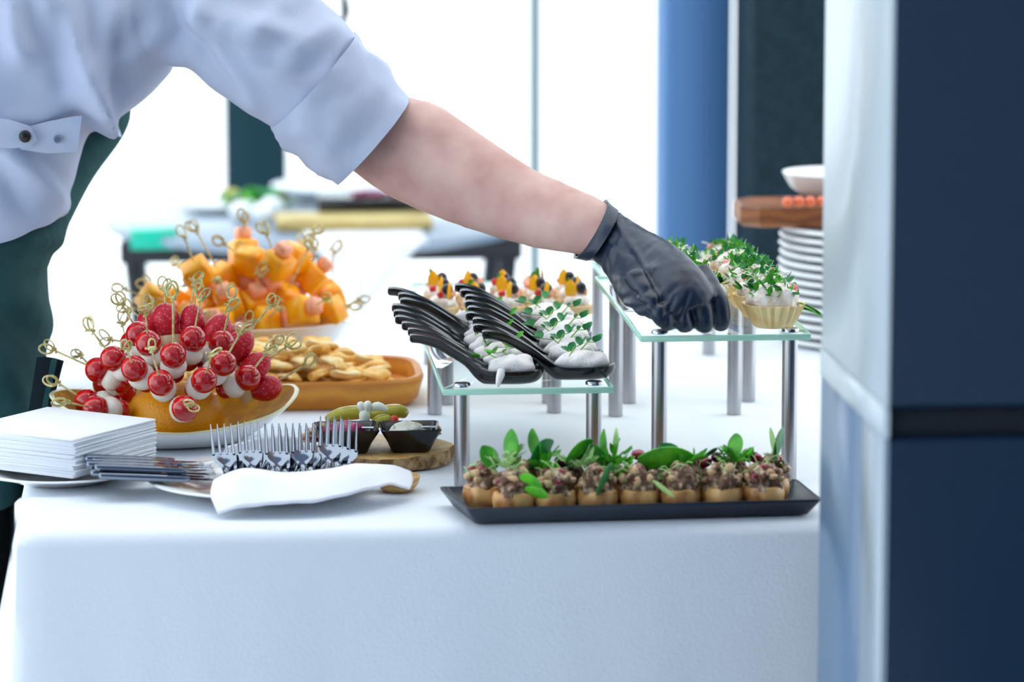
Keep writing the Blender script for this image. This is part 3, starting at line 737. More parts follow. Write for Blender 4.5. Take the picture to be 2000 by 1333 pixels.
# loose salad leaves on the tray
LV = [((1005, 905), .026, .011, 'leaf', 1.2, -1.1), ((1035, 915), .03, .012, 'leaf_deep', .4, -.5), ((1056, 903), .026, .011, 'leaf', 1.5, -1.3), ((1015, 935), .020, .008, 'leaf', -.9, .3), ((1025, 955), .018, .007, 'leaf', -.4, .5),
      ((1105, 905), .028, .010, 'leaf', .2, -.4), ((1125, 915), .026, .010, 'leaf_pale', .8, -.5), ((1165, 968), .028, .011, 'leaf_deep', .5, -.7), ((1180, 915), .03, .011, 'leaf', .9, -1.1), ((1190, 930), .03, .009, 'leaf', 2.2, -.7),
      ((1200, 900), .026, .005, 'leaf_pale', 1.0, -.9), ((1245, 900), .045, .011, 'leaf', -.1, .1), ((1330, 905), .022, .008, 'leaf_deep', 2.6, -.4), ((1440, 895), .02, .008, 'leaf', 1.3, -.8), ((1370, 897), .016, .006, 'leaf_deep', .3, -.2),
      ((1275, 940), .02, .006, 'leaf_pale', -.6, .8), ((1512, 902), .028, .010, 'leaf_deep', .5, -.9), ((1516, 896), .024, .005, 'leaf_pale', 1.2, -1.4), ((1345, 922), .03, .004, 'leaf_pale', -.5, .7), ((970, 915), .02, .007, 'leaf', 2, -.8)]
for i, ((x, y), L, W, m, az, el) in enumerate(LV):
    tr_y = row_y(x, VF - .0265) if y > 930 else row_y(x, (VF + VB) / 2)
    p = PY(x, y, tr_y); g = G(); g.leaf(T(*p) @ Rz(az if az < 1.6 else PI - az * .3) @ Ry(el) @ Rx(rnd.uniform(-1.2, -.5)), L * 1.25, W * 1.25, .25, 8)
    top(g, 'salad_leaf', m, p, 'loose green salad leaf tucked among the stuffed mushrooms', 'salad leaf', 'salad leaves on the black tray')
for i, (x, y) in enumerate(((1060, 918), (1130, 912), (1196, 905), (1210, 930), (1282, 945), (1345, 915), (1440, 902), (985, 912))):
    p = PY(x, y, row_y(x, (VF + VB) / 2)); g = G(); r = random.Random(i + 70)
    for k in range(14):
        a = r.uniform(0, 2 * PI); d = V((math.cos(a), math.sin(a) * .6, r.uniform(-.2, 1.1))) * r.uniform(.010, .022); q = p + d
        g.tube([p, p + d * .5 + V((0, 0, .003)), q], [.0012, .0010, .0006], 5)
        g.leaf(T(*(p + d * .55)) @ Rz(a) @ Ry(-r.uniform(0, .9)) @ Rx(r.uniform(-1, 1)), .012, .003, .4, 4)
    top(g, 'frisee_tuft', 'leaf_pale' if i % 3 == 1 else 'leaf', p, 'frilly pale green lettuce tuft between the stuffed mushrooms', 'lettuce', 'frisee tufts on the black tray')
for i, (x, y) in enumerate(((1003, 902), (1096, 900), (1247, 888), (1462, 886), (1478, 896), (1400, 893), (1378, 903), (1530, 912))):
    p = PY(x, y, row_y(x, VB - .004)); g = G(); g.ball(p, (.0062, .0055, .005), 14, 9, .3, 120, i)
    top(g, 'purple_lettuce', 'onion_purple' if i % 2 else 'cranberry', p, 'dark red salad leaf curl topping the stuffed mushrooms', 'salad leaf', 'red leaf curls on the black tray')

# ------------------------------------------------------------------ napkins on plate, left
def plate(loc, R, label, group=None, h=.016):
    g = G(); g.lathe([(R * .5, 0), (R * .58, .0015), (R * .75, h * .55), (R, h), (R * 1.005, h + .0012), (R * .985, h + .002), (R * .72, h * .6 + .002), (R * .55, .0045), (.002, .004)], 72)
    return top(g, 'plate', 'porcelain', loc, label, 'plate', group)
def placed(o, loc):
    o.location = loc; return o
def plate_at(px, py, R, label, h=.016):
    p = PZ(px, py); g = G(); g.lathe([(R * .5, 0), (R * .58, .0015), (R * .75, h * .55), (R, h), (R * 1.005, h + .0012), (R * .985, h + .002), (R * .72, h * .6 + .002), (R * .55, .0045), (.002, .004)], 72, (p.x, p.y, TZ + .0005))
    top(g, 'plate', 'porcelain', (p.x, p.y, TZ), label, 'plate'); return p
pn = plate_at(120, 938, .085, 'white plate under the stack of paper napkins', .012)
cn = PZ(147, 948, TZ + .008); u = V((.575, .818, 0)); v = V((-.818, .575, 0)); S = .135
ng = G(); ng.box((0, 0, 0), (S / 2, S / 2, .0007), bev=.0003)
prev = None
for i in range(26):
    z = TZ + .0152 + i * .00145
    c = cn + u * S / 2 + v * S / 2; loc = V((c.x + rnd.uniform(-.0012, .0012), c.y + rnd.uniform(-.0012, .0012), z))
    if prev is None:
        prev = ng.build('paper_napkin', 'paper'); tag(prev, 'white folded paper napkin in the stack on the plate', 'napkin', 'paper napkins stacked on the plate'); o = prev
    else: o = prev.copy(); C.objects.link(o)
    o.location = loc; o.rotation_euler = (0, rnd.uniform(-.003, .003), math.atan2(u.y, u.x) + rnd.uniform(-.02, .02))

# ------------------------------------------------------------------ cutlery plate
pc = plate_at(508, 962, .108, 'white plate holding forks, knives and a cloth napkin', .014)
def make_fork():
    t = empty('fork', (0, 0, 0), 'steel dinner fork lying tines up on the white plate', 'fork', 'forks piled on the plate')
    rows = [(-.085, .0050, .003), (-.081, .0075, .003), (-.06, .0070, .0035), (-.035, .005, .0045), (-.012, .0034, .006), (.0, .0036, .008), (.008, .007, .0115), (.016, .0112, .015), (.024, .0118, .0195)]
    g = G(); rings = []
    for x, w, z in cr(rows, 3): rings.append([V((x, w * c, z + s * .0013)) for c, s in ((1, 0), (.7, 1), (0, 1.1), (-.7, 1), (-1, 0), (-.7, -1), (0, -1.1), (.7, -1))])
    g.loft(rings); g.build('handle', 'cutlery_steel', t)
    for k in range(4):
        y = (-1.5 + k) * .0064; g = G(); g.tube([(.022, y, .0185), (.034, y, .0265), (.046, y * 1.02, .036), (.057, y * 1.02, .0435)], [.0017, .0015, .0013, .0006], 8); g.build('tine', 'cutlery_steel', t)
    return t
P = Protos([make_fork])
def plate_z(x, y):
    q = math.hypot(x, y) / .108; pr = ((0, .004), (.55, .0045), (.72, .0104), (.985, .016), (1.2, .016))
    for (a, za), (b, zb_) in zip(pr, pr[1:]):
        if q <= b: return TZ + .0005 + za + (zb_ - za) * (q - a) / (b - a)
    return TZ + .0165
for col in range(5):                                   # five nests of three forks side by side
    dx = (col - 2) * .0256 + .032; yaw = PI / 2 - (col - 2) * .035; dy = (.022, .030, .024, .031, .021)[col]
    for k in range(3):
        sh_ = -.011 * k; ex, ey = dx - .085 * math.cos(yaw), dy - .085
        zm = plate_z(dx - .04 * math.cos(yaw), dy - .04); ry = max(0, (plate_z(ex, ey) - zm) / .085)
        P.put((pc.x + dx - .0075 * k + sh_ * math.cos(yaw), pc.y + dy + sh_ * math.sin(yaw), zm + .0006 + k * .0047), yaw, 1, ry=ry)
def make_knife():
    t = empty('table_knife', (0, 0, 0), 'steel table knife with flat handle lying on the plate', 'knife', 'knives with handles over the plate edge')
    g = G(); rings = []
    for x, w, h in cr([(-.085, .0045, .002), (-.083, .0062, .0030), (-.05, .0064, .0034), (-.01, .0055, .0032), (0, .0040, .0026)], 4):
        rings.append([V((x, w * c, h * s)) for c, s in ((1, -.6), (1, .6), (.8, 1), (-.8, 1), (-1, .6), (-1, -.6), (-.8, -1), (.8, -1))])
    g.loft(rings); g.build('handle', 'cutlery_steel', t)
    g = G(); g.loft([[V((x, a, z)) for a, z in ((w, 0), (0, .0012), (-w * .9, 0), (0, -.0012))] for x, w in ((-.002, .0035), (.008, .0055), (.02, .0058), (.028, .003))]); g.build('blade', 'cutlery_steel', t)
    return t
P = Protos([make_knife])
for lay, ys in ((0, (-.031, -.0165, -.002, .0125, .027)), (1, (-.0235, -.009, .0055, .020))):
    for k, dy in enumerate(ys):                        # resting on the plate's rim, the upper layer in the gaps of the lower one
        xr = -math.sqrt(.106 ** 2 - dy ** 2); xe = -.1585 + (.006, -.002, .003, -.004, .001)[k] - .004 * lay; th = .06
        zr_ = TZ + .0188 + .0034 + lay * .0066; xn = xe + .085
        P.put((pc.x + xn, pc.y + dy, zr_ - (xn - xr) * math.tan(th)), rnd.uniform(-.006, .006), 1, ry=th)
# cloth napkin folded over the cutlery
def sheet(rows, name, m, label, cat, th=.002, sub=6, wav=.002):
    """rows of px points with depth: list of rows of (px,py,Y)"""
    R = [[PY(*q) for q in r] for r in rows]
    R = [[V(t) for t in cr([tuple(q) for q in r], sub)] for r in R]
    R = [list(c) for c in zip(*[[V(t) for t in cr([tuple(q) for q in col], sub)] for col in zip(*R)])]
    g = G(); R = [[p + V((0, 0, wav * noise.noise(p * 45))) for p in r] for r in R]
    g.loft(R, False, False, closed=False); loc = R[0][0].copy()
    o = top(g, name, m, loc, label, cat); md = o.modifiers.new('thickness', 'SOLIDIFY'); md.thickness = th; md.offset = 0; return o
Yn = pc.y
sheet([[(418, 940, Yn - .062), (470, 918, Yn - .056), (540, 924, Yn - .052), (600, 924, Yn - .052), (680, 910, Yn - .046), (760, 910, Yn - .03), (802, 922, Yn - .012)],
       [(412, 968, Yn - .1), (470, 934, Yn - .092), (540, 940, Yn - .09), (610, 938, Yn - .09), (690, 922, Yn - .08), (760, 926, Yn - .055), (806, 940, Yn - .035)],
       [(425, 1002, Yn - .128), (480, 990, Yn - .132), (560, 984, Yn - .132), (630, 978, Yn - .128), (700, 962, Yn - .112), (760, 946, Yn - .085), (800, 956, Yn - .06)]],
      'cloth_napkin', 'napkin', 'white cloth napkin folded around the forks on the plate', 'napkin')
sheet([[(440, 872, Yn + .1), (520, 850, Yn + .102), (590, 856, Yn + .1)], [(430, 908, Yn + .094), (520, 912, Yn + .096), (600, 908, Yn + .094)]], 'cloth_napkin', 'napkin', 'white napkin corner standing up behind the forks', 'napkin')
# small round wooden dish under the napkin end
p = PZ(778, 965); p.y += .012
g = G(); g.lathe([(.010, 0), (.015, .001), (.0205, .008), (.022, .015), (.0205, .0155), (.015, .008), (.001, .007)], 36, (p.x, p.y, TZ + .0005)); top(g, 'wooden_dish', 'wood_slice', (p.x, p.y, TZ), 'small round wooden dish under the end of the cloth napkin', 'dish')

# ------------------------------------------------------------------ boat bowl with orange half and skewers
bc = PZ(345, 868); bc.y += .005
rim = [(0, .124, .048), (20, .128, .05), (45, .118, .040), (70, .105, .032), (90, .100, .030), (120, .108, .036), (150, .122, .046), (180, .128, .050), (205, .118, .040), (235, .098, .028), (265, .086, .022), (285, .084, .022), (310, .095, .027), (335, .113, .036), (360, .124, .048)]
RIM = cr(rim, 6)[:-1]
def brings(fr, zf, dz=0):
    return [V((bc.x + r * fr * math.cos(math.radians(a)), bc.y + r * fr * .92 * math.sin(math.radians(a)), TZ + .0006 + h * zf + dz)) for a, r, h in RIM]
bowl = empty('boat_bowl', (bc.x, bc.y, TZ), 'white boat-shaped bowl with golden inside holding the tomato skewers', 'bowl')
g = G(); g.loft([brings(.45, 0), brings(.5, .01), brings(.62, .16), brings(.82, .55), brings(.95, .86), brings(1.0, 1.0)], True, False); g.build('bowl_body', 'porcelain', bowl)
g = G(); g.loft([brings(1.0, 1.0), brings(1.012, 1.0, .0015), brings(1.0, 1.0, .003), brings(.975, 1.0, .002)], False, False); g.build('bowl_rim', 'rim_gold', bowl)
g = G(); g.loft([brings(.975, 1.0, .002), brings(.9, .84), brings(.78, .55, .003), brings(.58, .2, .004), brings(.4, .05, .005)], False, True); g.build('golden_glaze', 'bowl_gold', bowl)
oc = PY(342, 835, bc.y - .004)
oc.z = TZ + .0105
g = G(); g.lathe([(.047, 0), (.0495, .004), (.051, .014), (.049, .026), (.043, .038), (.033, .047), (.018, .053), (.001, .0545)], 48, oc); top(g, 'orange_half', 'orange_peel', oc, 'halved orange lying cut side down in the boat bowl', 'orange')
O = oc + V((0, 0, .022))
def knot_pick(K, Tm, inner, seed):
    """bamboo pick from inner end out to a looped knot at K"""
    g = G(); a = (K - Tm).normalized(); g.tube([inner, Tm, K], .0011, 6)
    r = random.Random(seed); b = a.cross(RT if abs(a.dot(RT)) < .8 else UP).normalized(); c = a.cross(b)
    for i in range(2):
        ph = r.uniform(0, 6.3); e1 = (a * math.cos(.5 * i) + b * math.sin(ph) * .5 + c * math.cos(ph) * .5).normalized()
        e2 = e1.cross(b * math.cos(ph) + FW * .6).normalized(); R = r.uniform(.0060, .0085)
        g.tube([K + e1 * (R * (1 - math.cos(t))) + e2 * R * .62 * math.sin(t) + FW * .001 * math.sin(t / 2) for t in [2 * PI * k / 14 for k in range(15)]], .0008, 6, 1.5)
    g.tube([K - a * .002 - c * .003, K + b * .002, K + a * .003 + c * .006], .0012, 6)
    g.tube([K - a * .004 + c * .0025, K - a * .002 - c * .002, K + a * .002 - b * .002], .0012, 6)
    return g
def on_sphere(px, py, R, far=False):
    d = ray(px, py); oc_ = CAM - O; b = d.dot(oc_); disc = b * b - (oc_.length_squared - R * R)
    if disc <= 0: return CAM + d * (-b)
    return CAM + d * (-b + (math.sqrt(disc) if far else -math.sqrt(disc)))
def seg_clear(a, b, me, bodies):
    for k, p, r_ in bodies:
        if k == me: continue
        t = max(0, min(1, (p - a).dot(b - a) / (b - a).length_squared))
        if (a.lerp(b, t) - p).length < r_ + .0012: return False
    return True
def skewer(k, it, bodies):
    t3 = it['c']; d = it['ax'](t3); kind = it['kind']; seed = it['seed']; L = .045
    want = CAM + ray(*it['kpx']) * ((t3 + d * L) - CAM).length
    if (want - t3).length > .075: want = t3 + (want - t3).normalized() * .075
    for f in (0, .2, .4, .6, .8, 1):
        dd = ((want - t3).normalized() * (1 - f) + d * f).normalized(); k3 = t3 + dd * (L if f else max(.03, (want - t3).length))
        if seg_clear(t3 + dd * .01, k3 + dd * .01, k, bodies): break
    ax = d; M = ax.to_track_quat('Z', 'Y').to_matrix(); a = (k3 - t3).normalized()
    if kind == 'tomato':
        t = empty('tomato_skewer', t3, 'cherry tomato and mozzarella skewer on knotted bamboo pick in boat bowl', 'skewer', 'tomato mozzarella skewers')
        g = G(); g.ball(t3, (.0136, .0136, .0138), 20, 14, .05, 40, seed, M); g.build('cherry_tomato', 'tomato', t)
        g = G(); g.ball(t3 - ax * .0165, (.0140, .0140, .0125), 20, 14, .12, 55, seed, M); g.build('mozzarella_ball', 'mozzarella', t)
        g = G(); g.ball(t3 - ax * .0285, (.0108, .0108, .0085), 18, 12, .05, 40, seed + 5, M); g.build('cherry_tomato', 'tomato', t)
        inner = t3 - ax * .036
    else:
        t = empty('fruit_skewer', t3, 'strawberry and cheese skewer on knotted bamboo pick in boat bowl', 'skewer', 'strawberry skewers')
        g = G(); g.ball(t3, (.0138, .0135, .0175), 20, 14, .1, 60, seed, M); g.build('strawberry', 'strawberry', t)
        g = G(); g.box(t3 - ax * .0215, (.0085, .0085, .006), M); g.build('cheese_cube', 'fruit_cream', t)
        inner = t3 - ax * .03
    knot_pick(k3, t3 + a * .004, inner, seed).build('knotted_pick', 'bamboo', t)
TOM = [((183, 736), (104, 684), 0), ((155, 767), (112, 748), 0), ((187, 799), (132, 786), 0), ((221, 701), (179, 646), 0), ((264, 721), (247, 684), 0), ((274, 655), (238, 594), 0), ((299, 670), (284, 612), 0),
       ((317, 736), (296, 684), 0), ((342, 677), (338, 582), 0), ((382, 671), (392, 584), 0), ((419, 676), (449, 602), 0), ((438, 701), (470, 650), 0), ((409, 733), (413, 694), 0), ((479, 728), (522, 688), 0), ((361, 798), (372, 792), 0),
       ((479, 700), (536, 674), 1), ((357, 655), (379, 550), 1), ((262, 680), (217, 664), 1), ((215, 742), (157, 694), 1), ((245, 700), (239, 632), 1)]
STR = [((290, 636), (262, 612)), ((342, 622), (322, 572)), ((378, 622), (384, 566)), ((422, 640), (452, 584)), ((448, 662), (472, 640)), ((484, 652), (527, 598)), ((522, 712), (562, 676)), ((532, 738), (598, 713)), ((310, 650), (290, 600))]
SKEW = []; radial = lambda c: (c - O).normalized()
for i, (tp, kp, far) in enumerate(TOM): SKEW.append(dict(c=on_sphere(*tp, .090, bool(far)), ax=radial, kpx=kp, kind='tomato', seed=i, R=.090, bodies=[(0, .0138), (-.0165, .0142), (-.0285, .0105)]))
for i, (tp, kp) in enumerate(STR): SKEW.append(dict(c=on_sphere(*tp, .096, True), ax=radial, kpx=kp, kind='berry', seed=40 + i, R=.096, bodies=[(.003, .0146), (-.0215, .0100)]))
def keep_dome(i):
    d = i['c'] - O; d.normalize(); d.z = max(d.z, .06); i['c'] = O + d.normalized() * i['R']
push_apart(SKEW, .03, 260, keep_dome)
BOD = [(k, i['c'] + i['ax'](i['c']) * off, r_) for k, i in enumerate(SKEW) for off, r_ in i['bodies']]
for k, it in enumerate(SKEW): skewer(k, it, BOD)

# ------------------------------------------------------------------ melon bowl behind
mc = PZ(490, 722); 
g = G(); g.lathe([(.05, 0), (.055, .001), (.08, .018), (.108, .04), (.124, .062), (.1255, .0635), (.123, .064), (.105, .042), (.075, .02), (.002, .012)], 64, (mc.x, mc.y, TZ + .0005)); top(g, 'fruit_bowl', 'porcelain', (mc.x, mc.y, TZ), 'white round bowl heaped with orange melon skewers', 'bowl')
r = random.Random(3); O2 = V((mc.x - .005, mc.y, TZ + .03))
MP = [(320, 600), (345, 590), (400, 535), (430, 560), (475, 510), (500, 545), (470, 570), (530, 520), (540, 570), (575, 520), (600, 545), (565, 590), (625, 580), (590, 610), (520, 610), (640, 610), (450, 610), (395, 575), (550, 625), (610, 625), (420, 600), (365, 610), (490, 600), (575, 560), (345, 625), (410, 630), (470, 635)]
KP = {0: (268, 575), 1: (300, 560), 2: (360, 462), 3: (383, 450), 4: (478, 440), 5: (440, 478), 7: (520, 455), 8: (528, 470), 10: (604, 490), 12: (652, 492), 15: (668, 600), 9: (600, 470)}
MEL = []; rad2 = lambda c: (c - O2).normalized()
for i, (x, y) in enumerate(MP):
    c = PY(x, y, mc.y + r.uniform(-.05, .03) - (.05 if y > 590 else 0)); b = [(0, .0185), (-.0245, .0105)]
    if i % 3 == 1: b.append((.0225, .0095))
    MEL.append(dict(c=c, ax=rad2, bodies=b, s=r.uniform(.0142, .0152), rot=r.uniform(0, 3)))
def keep_bowl(i):
    a = i['ax'](i['c'])
    for off, rr_ in i['bodies']:
        p = i['c'] + a * off; h = p.z - TZ; rho = V((p.x - mc.x, p.y - mc.y, 0)); q = rho.length
        if h < .07 + rr_:
            lim = .118 if h > .062 else (.002 + (.116 - .002) * max(0, min(1, (h - .012) / .052)) ** .6)
            if q > lim - rr_ * 1.1 and h < .070: i['c'] -= rho.normalized() * (q - lim + rr_ * 1.1) * .5; i['c'].z += .0012
        if h < .0125 + rr_: i['c'].z += (.0125 + rr_ - h) * .5
push_apart(MEL, .015, 260, keep_bowl)
MB_ = [(k, i['c'] + i['ax'](i['c']) * off, r_) for k, i in enumerate(MEL) for off, r_ in i['bodies']]
for i, m_ in enumerate(MEL):
    c = m_['c']; ax = rad2(c); s = m_['s']; M = Matrix.Rotation(m_['rot'], 3, ax) @ ax.to_track_quat('Z', 'Y').to_matrix()
    t = empty('melon_skewer', c, 'orange and pink melon chunk on bamboo pick in the round bowl', 'skewer', 'melon skewers in the round bowl')
    g = G(); g.box(c, (s, s * .92, s), M, bev=.003); g.build('melon_chunk', 'melon_orange', t)
    g = G(); g.box(c - ax * .0245, (.0088, .0088, .0085), M, bev=.002); g.build('pink_melon_chunk', 'melon_pink', t)
    if i % 3 == 1:
        g = G(); g.box(c + ax * .0225, (.0082, .0080, .0070), M, bev=.002); g.build('pink_melon_cube', 'melon_pink', t)
    k = KP.get(i); want = PY(*k, c.y) if k else c + ax * .045
    for f in (0, .25, .5, .75, 1):
        dd = ((want - c).normalized() * (1 - f) + ax * f).normalized(); K = c + dd * max(.036, min(.085, (want - c).length))
        if seg_clear(c + dd * .012, K, i, [(k_, p_, r_ + .004) for k_, p_, r_ in MB_]): break
    knot_pick(K, c, c - ax * .03, 100 + i).build('knotted_pick', 'bamboo', t)

# ------------------------------------------------------------------ wooden tray with fried bites
f0 = PZ(556, 812); f1 = PZ(834, 800); hxw = .16
cx = f1.x - hxw; cyw = f1.y + .085
wt = empty('wooden_tray', (cx, cyw, TZ), 'honey-coloured wooden tray heaped with golden crackers', 'tray')
def rr2(hx, hy, r, z, n=64):
    out = []
    for k in range(n):
        a = 2 * PI * k / n; c, s = math.cos(a), math.sin(a); e = 2 / 5
        out.append(V((cx + hx * math.copysign(abs(c) ** e, c), cyw + hy * math.copysign(abs(s) ** e, s), z)))
    return out
g = G(); g.loft([rr2(hxw - .014, .082, .02, TZ + .0005), rr2(hxw - .006, .088, .02, TZ + .008), rr2(hxw, .094, .02, TZ + .030), rr2(hxw - .003, .092, .02, TZ + .033), rr2(hxw - .009, .086, .02, TZ + .032), rr2(hxw - .014, .08, .02, TZ + .014), rr2(hxw - .03, .06, .02, TZ + .012)]); g.build('tray_body', 'wood_tray', wt)
r = random.Random(8); protoc = []
for k in range(4):
    g = G(); g.ball((0, 0, 0), (.015, .012, .0045), 14, 9, .9, 90, k); o = g.build('cracker', 'fried' if k % 2 else 'fried_pale'); tag(o, 'golden crunchy cracker in the wooden tray', 'cracker', 'crackers heaped in the wooden tray'); protoc.append(o)
used = [0] * 4
i = 0
for lay, (nx, ny, px_, py_) in enumerate(((8, 6, .0315, .0255), (8, 5, .0305, .027), (5, 4, .033, .029), (4, 3, .032, .028))):
    for ix in range(nx):
        for iy in range(ny):
            k = i % 4; o = protoc[k] if not used[k] else protoc[k].copy()
            if used[k]: C.objects.link(o)
            used[k] = 1; i += 1
            o.location = (cx + (ix - (nx - 1) / 2) * px_ + r.uniform(-.002, .002), cyw + (iy - (ny - 1) / 2) * py_ + r.uniform(-.0015, .0015), TZ + .0215 + lay * .0122 + r.uniform(-.001, .001))
            o.rotation_euler = (r.uniform(-.28, .28), r.uniform(-.28, .28), r.choice((0, PI)) + r.uniform(-.3, .3))

# ------------------------------------------------------------------ round slice board with dips
sc_ = PZ(750, 903)
sb = empty('wood_slice_board', (sc_.x, sc_.y, TZ), 'round tree-slice board under the black dip dishes', 'board')
rf = lambda a, i: 1 + .035 * math.sin(3 * a + 1) + .02 * math.sin(7 * a) + .01 * math.sin(13 * a)
g = G(); g.lathe([(.061, .0005), (.0675, .002), (.0685, .012), (.067, .0155)], 64, (sc_.x, sc_.y, TZ), cap1=False, rf=rf); g.build('bark_rim', 'bark', sb)
g = G(); g.lathe([(.067, .0155), (.064, .017), (.002, .017)], 64, (sc_.x, sc_.y, TZ), cap0=False, rf=rf); g.build('board_top', 'wood_slice', sb)
zb = TZ + .0175
def dip(xl, xr, m, lab, dname):
    Yd = sc_.y - .032; ztop = PY(700, 850, Yd - .02).z
    xa = PY(xl, 850, Yd - .03).x; xb = PY(xr, 850, Yd - .03).x; c = (xa + xb) / 2; h = (xb - xa) / 2; yc = Yd + .004
    def sq(s, z): return [V((c + s * h * a, yc + s * h * .95 * b, z)) for a, b in ((1, -.86), (1, .86), (.86, 1), (-.86, 1), (-1, .86), (-1, -.86), (-.86, -1), (.86, -1))]
    t = empty('dip_dish', (c, yc, zb), lab, 'dip dish')
    zt_ = PY(700, 845, yc - h).z
    g = G(); g.loft([sq(.58, zb), sq(.62, zb + .001), sq(.78, zb + (zt_ - zb) * .5), sq(.97, zt_ - .002), sq(1.0, zt_), sq(.985, zt_ + .0008), sq(.95, zt_), sq(.76, zb + (zt_ - zb) * .5), sq(.6, zb + .005)]); g.build('dish_body', 'black_ware', t)
    g = G(); g.ball((c - .003, yc, zt_ - .005), (h * .62, h * .62, .010), 24, 14, .35, 100, len(lab)); g.build(dname, m, t)
    a = V((c + h * .25, yc - h * .1, zt_ - .006))
    s = empty('tasting_spoon', a, 'small steel spoon resting in the ' + dname.replace('_', ' '), 'spoon')
    g = G(); g.ball(a, (.004, .010, .0022), 12, 8, M=Matrix.Rotation(.6, 3, 'X')); g.build('bowl', 'steel', s); g = G(); g.tube([a + V((0, .006, .004)), a + V((.008, -.002, .006)), a + V((h * .6, -.004, .006))], [.0016, .0022, .003], 8, .4); g.build('handle', 'steel', s)
dip(617, 742, 'beet', 'small square black dish of purple beet dip', 'beet_dip'); dip(745, 864, 'herb_dip', 'small square black dish of pale herb dip', 'herb_dip')
Yb = sc_.y + .03
def bent(pts, rad, name, m, label, cat, Y=Yb, n=10, flat=1):
    P3 = [PY(x, y, Y) for x, y in pts]; q = [V(t) for t in cr([tuple(p) for p in P3], 4)]; k = len(q) - 1
    g = G(); g.tube(q, [max(rad * math.sin(PI * (.06 + .88 * i / k)) ** .5, .0006) for i in range(k + 1)], n, flat); top(g, name, m, q[0], label, cat)
bent([(636, 822), (665, 810), (700, 806), (720, 808)], .0075, 'pickle_slice', 'pickle', 'long green pickle slice left of the white radish', 'pickle')
bent([(718, 812), (750, 806), (780, 804), (795, 812)], .0075, 'pickle_slice', 'pickle', 'long green pickle slice right of the white radish', 'pickle', Yb + .004)
bent([(726, 832), (745, 822), (765, 820)], .0065, 'pepper_piece', 'pickle', 'yellow pickled pepper between the two dip dishes', 'pepper', Yb - .02)
bent([(762, 818), (770, 822), (776, 826)], .005, 'pepper_piece', 'pepper_red', 'red pickled pepper tip beside the yellow pepper', 'pepper', Yb - .021)
bent([(713, 833), (712, 812), (716, 800)], .0058, 'radish_stick', 'radish_white', 'white radish stick standing upright behind the dips', 'radish', Yb - .02)
bent([(714, 806), (706, 795), (702, 786)], .0042, 'radish_stick', 'radish_white', 'white radish end forking to the short side', 'radish', Yb - .02)
bent([(716, 804), (718, 792), (717, 784)], .0042, 'radish_stick', 'radish_white', 'white radish end pointing straight up', 'radish', Yb - .021)
bent([(722, 800), (738, 794), (756, 802)], .0045, 'radish_stick', 'radish_white', 'pale radish strip lying over the green pickle', 'radish', Yb - .018)
for i, (x, y) in enumerate(((600, 822), (618, 832), (650, 832), (690, 830), (630, 818), (800, 824), (830, 832), (670, 822))):
    c = PY(x, y, Yb - .008); c.z = TZ + .0198 + .0050 * (0, 1, 0, 1, 2, 0, 1, 2)[i]; g = G(); g.ball(c, (.016, .012, .0022), 16, 10, .3, 70, i); top(g, 'meat_slice', 'meat', c, 'cured meat slice on the board behind the dips', 'meat', 'meat slices on the tree-slice board')

# ------------------------------------------------------------------ plate stack at the back right
ps = PY(1704, 640, 4.62); R = PY(1704, 640, 4.62).x - PY(1521, 640, 4.62).x
g = G(); g.lathe([(R * .55, 0), (R * .6, .001), (R * .85, .003), (R * .98, .0035), (R, .006), (R * .985, .0092), (R * .84, .0072), (.002, .004)], 64); pp = g.build('plate', 'porcelain'); tag(pp, 'white plate in the tall stack by the pillar', 'plate', 'plates stacked at the back of the table')
ztopb = PY(1540, 436, 4.62).z; npl = int((ztopb - TZ - .003) / .0098)
for i in range(npl):
    o = pp if i == 0 else pp.copy()
    if i: C.objects.link(o)
    o.location = (ps.x + rnd.uniform(-.0012, .0012), 4.62 + rnd.uniform(-.001, .001), TZ + .0008 + i * (ztopb - TZ - .0106) / (npl - 1))
bl = PY(1453, 412, 4.62 - .06); bz0 = ztopb + .0006; bz1 = bz0 + .026
def octo(ins, z):
    x0, x1, y0, y1 = bl.x + ins, bl.x + .36 - ins, 4.57 + ins, 4.67 - ins; c = .02
    return [V(p) for p in ((x0 + c, y0, z), (x1 - c, y0, z), (x1, y0 + c, z), (x1, y1 - c, z), (x1 - c, y1, z), (x0 + c, y1, z), (x0, y1 - c, z), (x0, y0 + c, z))]
g = G(); g.loft([octo(.004, bz0), octo(0, bz0 + .004), octo(0, bz1 - .003), octo(.003, bz1)]); top(g, 'serving_board', 'wood_board', (ps.x, 4.62, bz0), 'brown wooden serving board with cut corners on the plate stack', 'board', smooth=False)
bb = PY(1600, 372, 4.66)
g = G(); g.lathe([(.03, 0), (.04, .001), (.055, .012), (.064, .028), (.065, .0295), (.063, .029), (.052, .013), (.001, .006)], 40, (bb.x + .02, 4.66, bz1 + .0005)); top(g, 'white_bowl', 'porcelain', (bb.x + .02, 4.66, bz1), 'small white bowl on the brown serving board', 'bowl')
for i, x in enumerate((1538, 1561, 1584, 1607)):
    c = PY(x, 392, 4.555); g = G(); g.ball((c.x, c.y + .002 * i, bz1 + .0066), (.0066, .010, .0066), 12, 8, .1, 40, i); top(g, 'sausage_bite', 'sausage', (c.x, c.y, bz1), 'orange sausage bite in front of the small white bowl', 'sausage', 'sausage bites on the board')

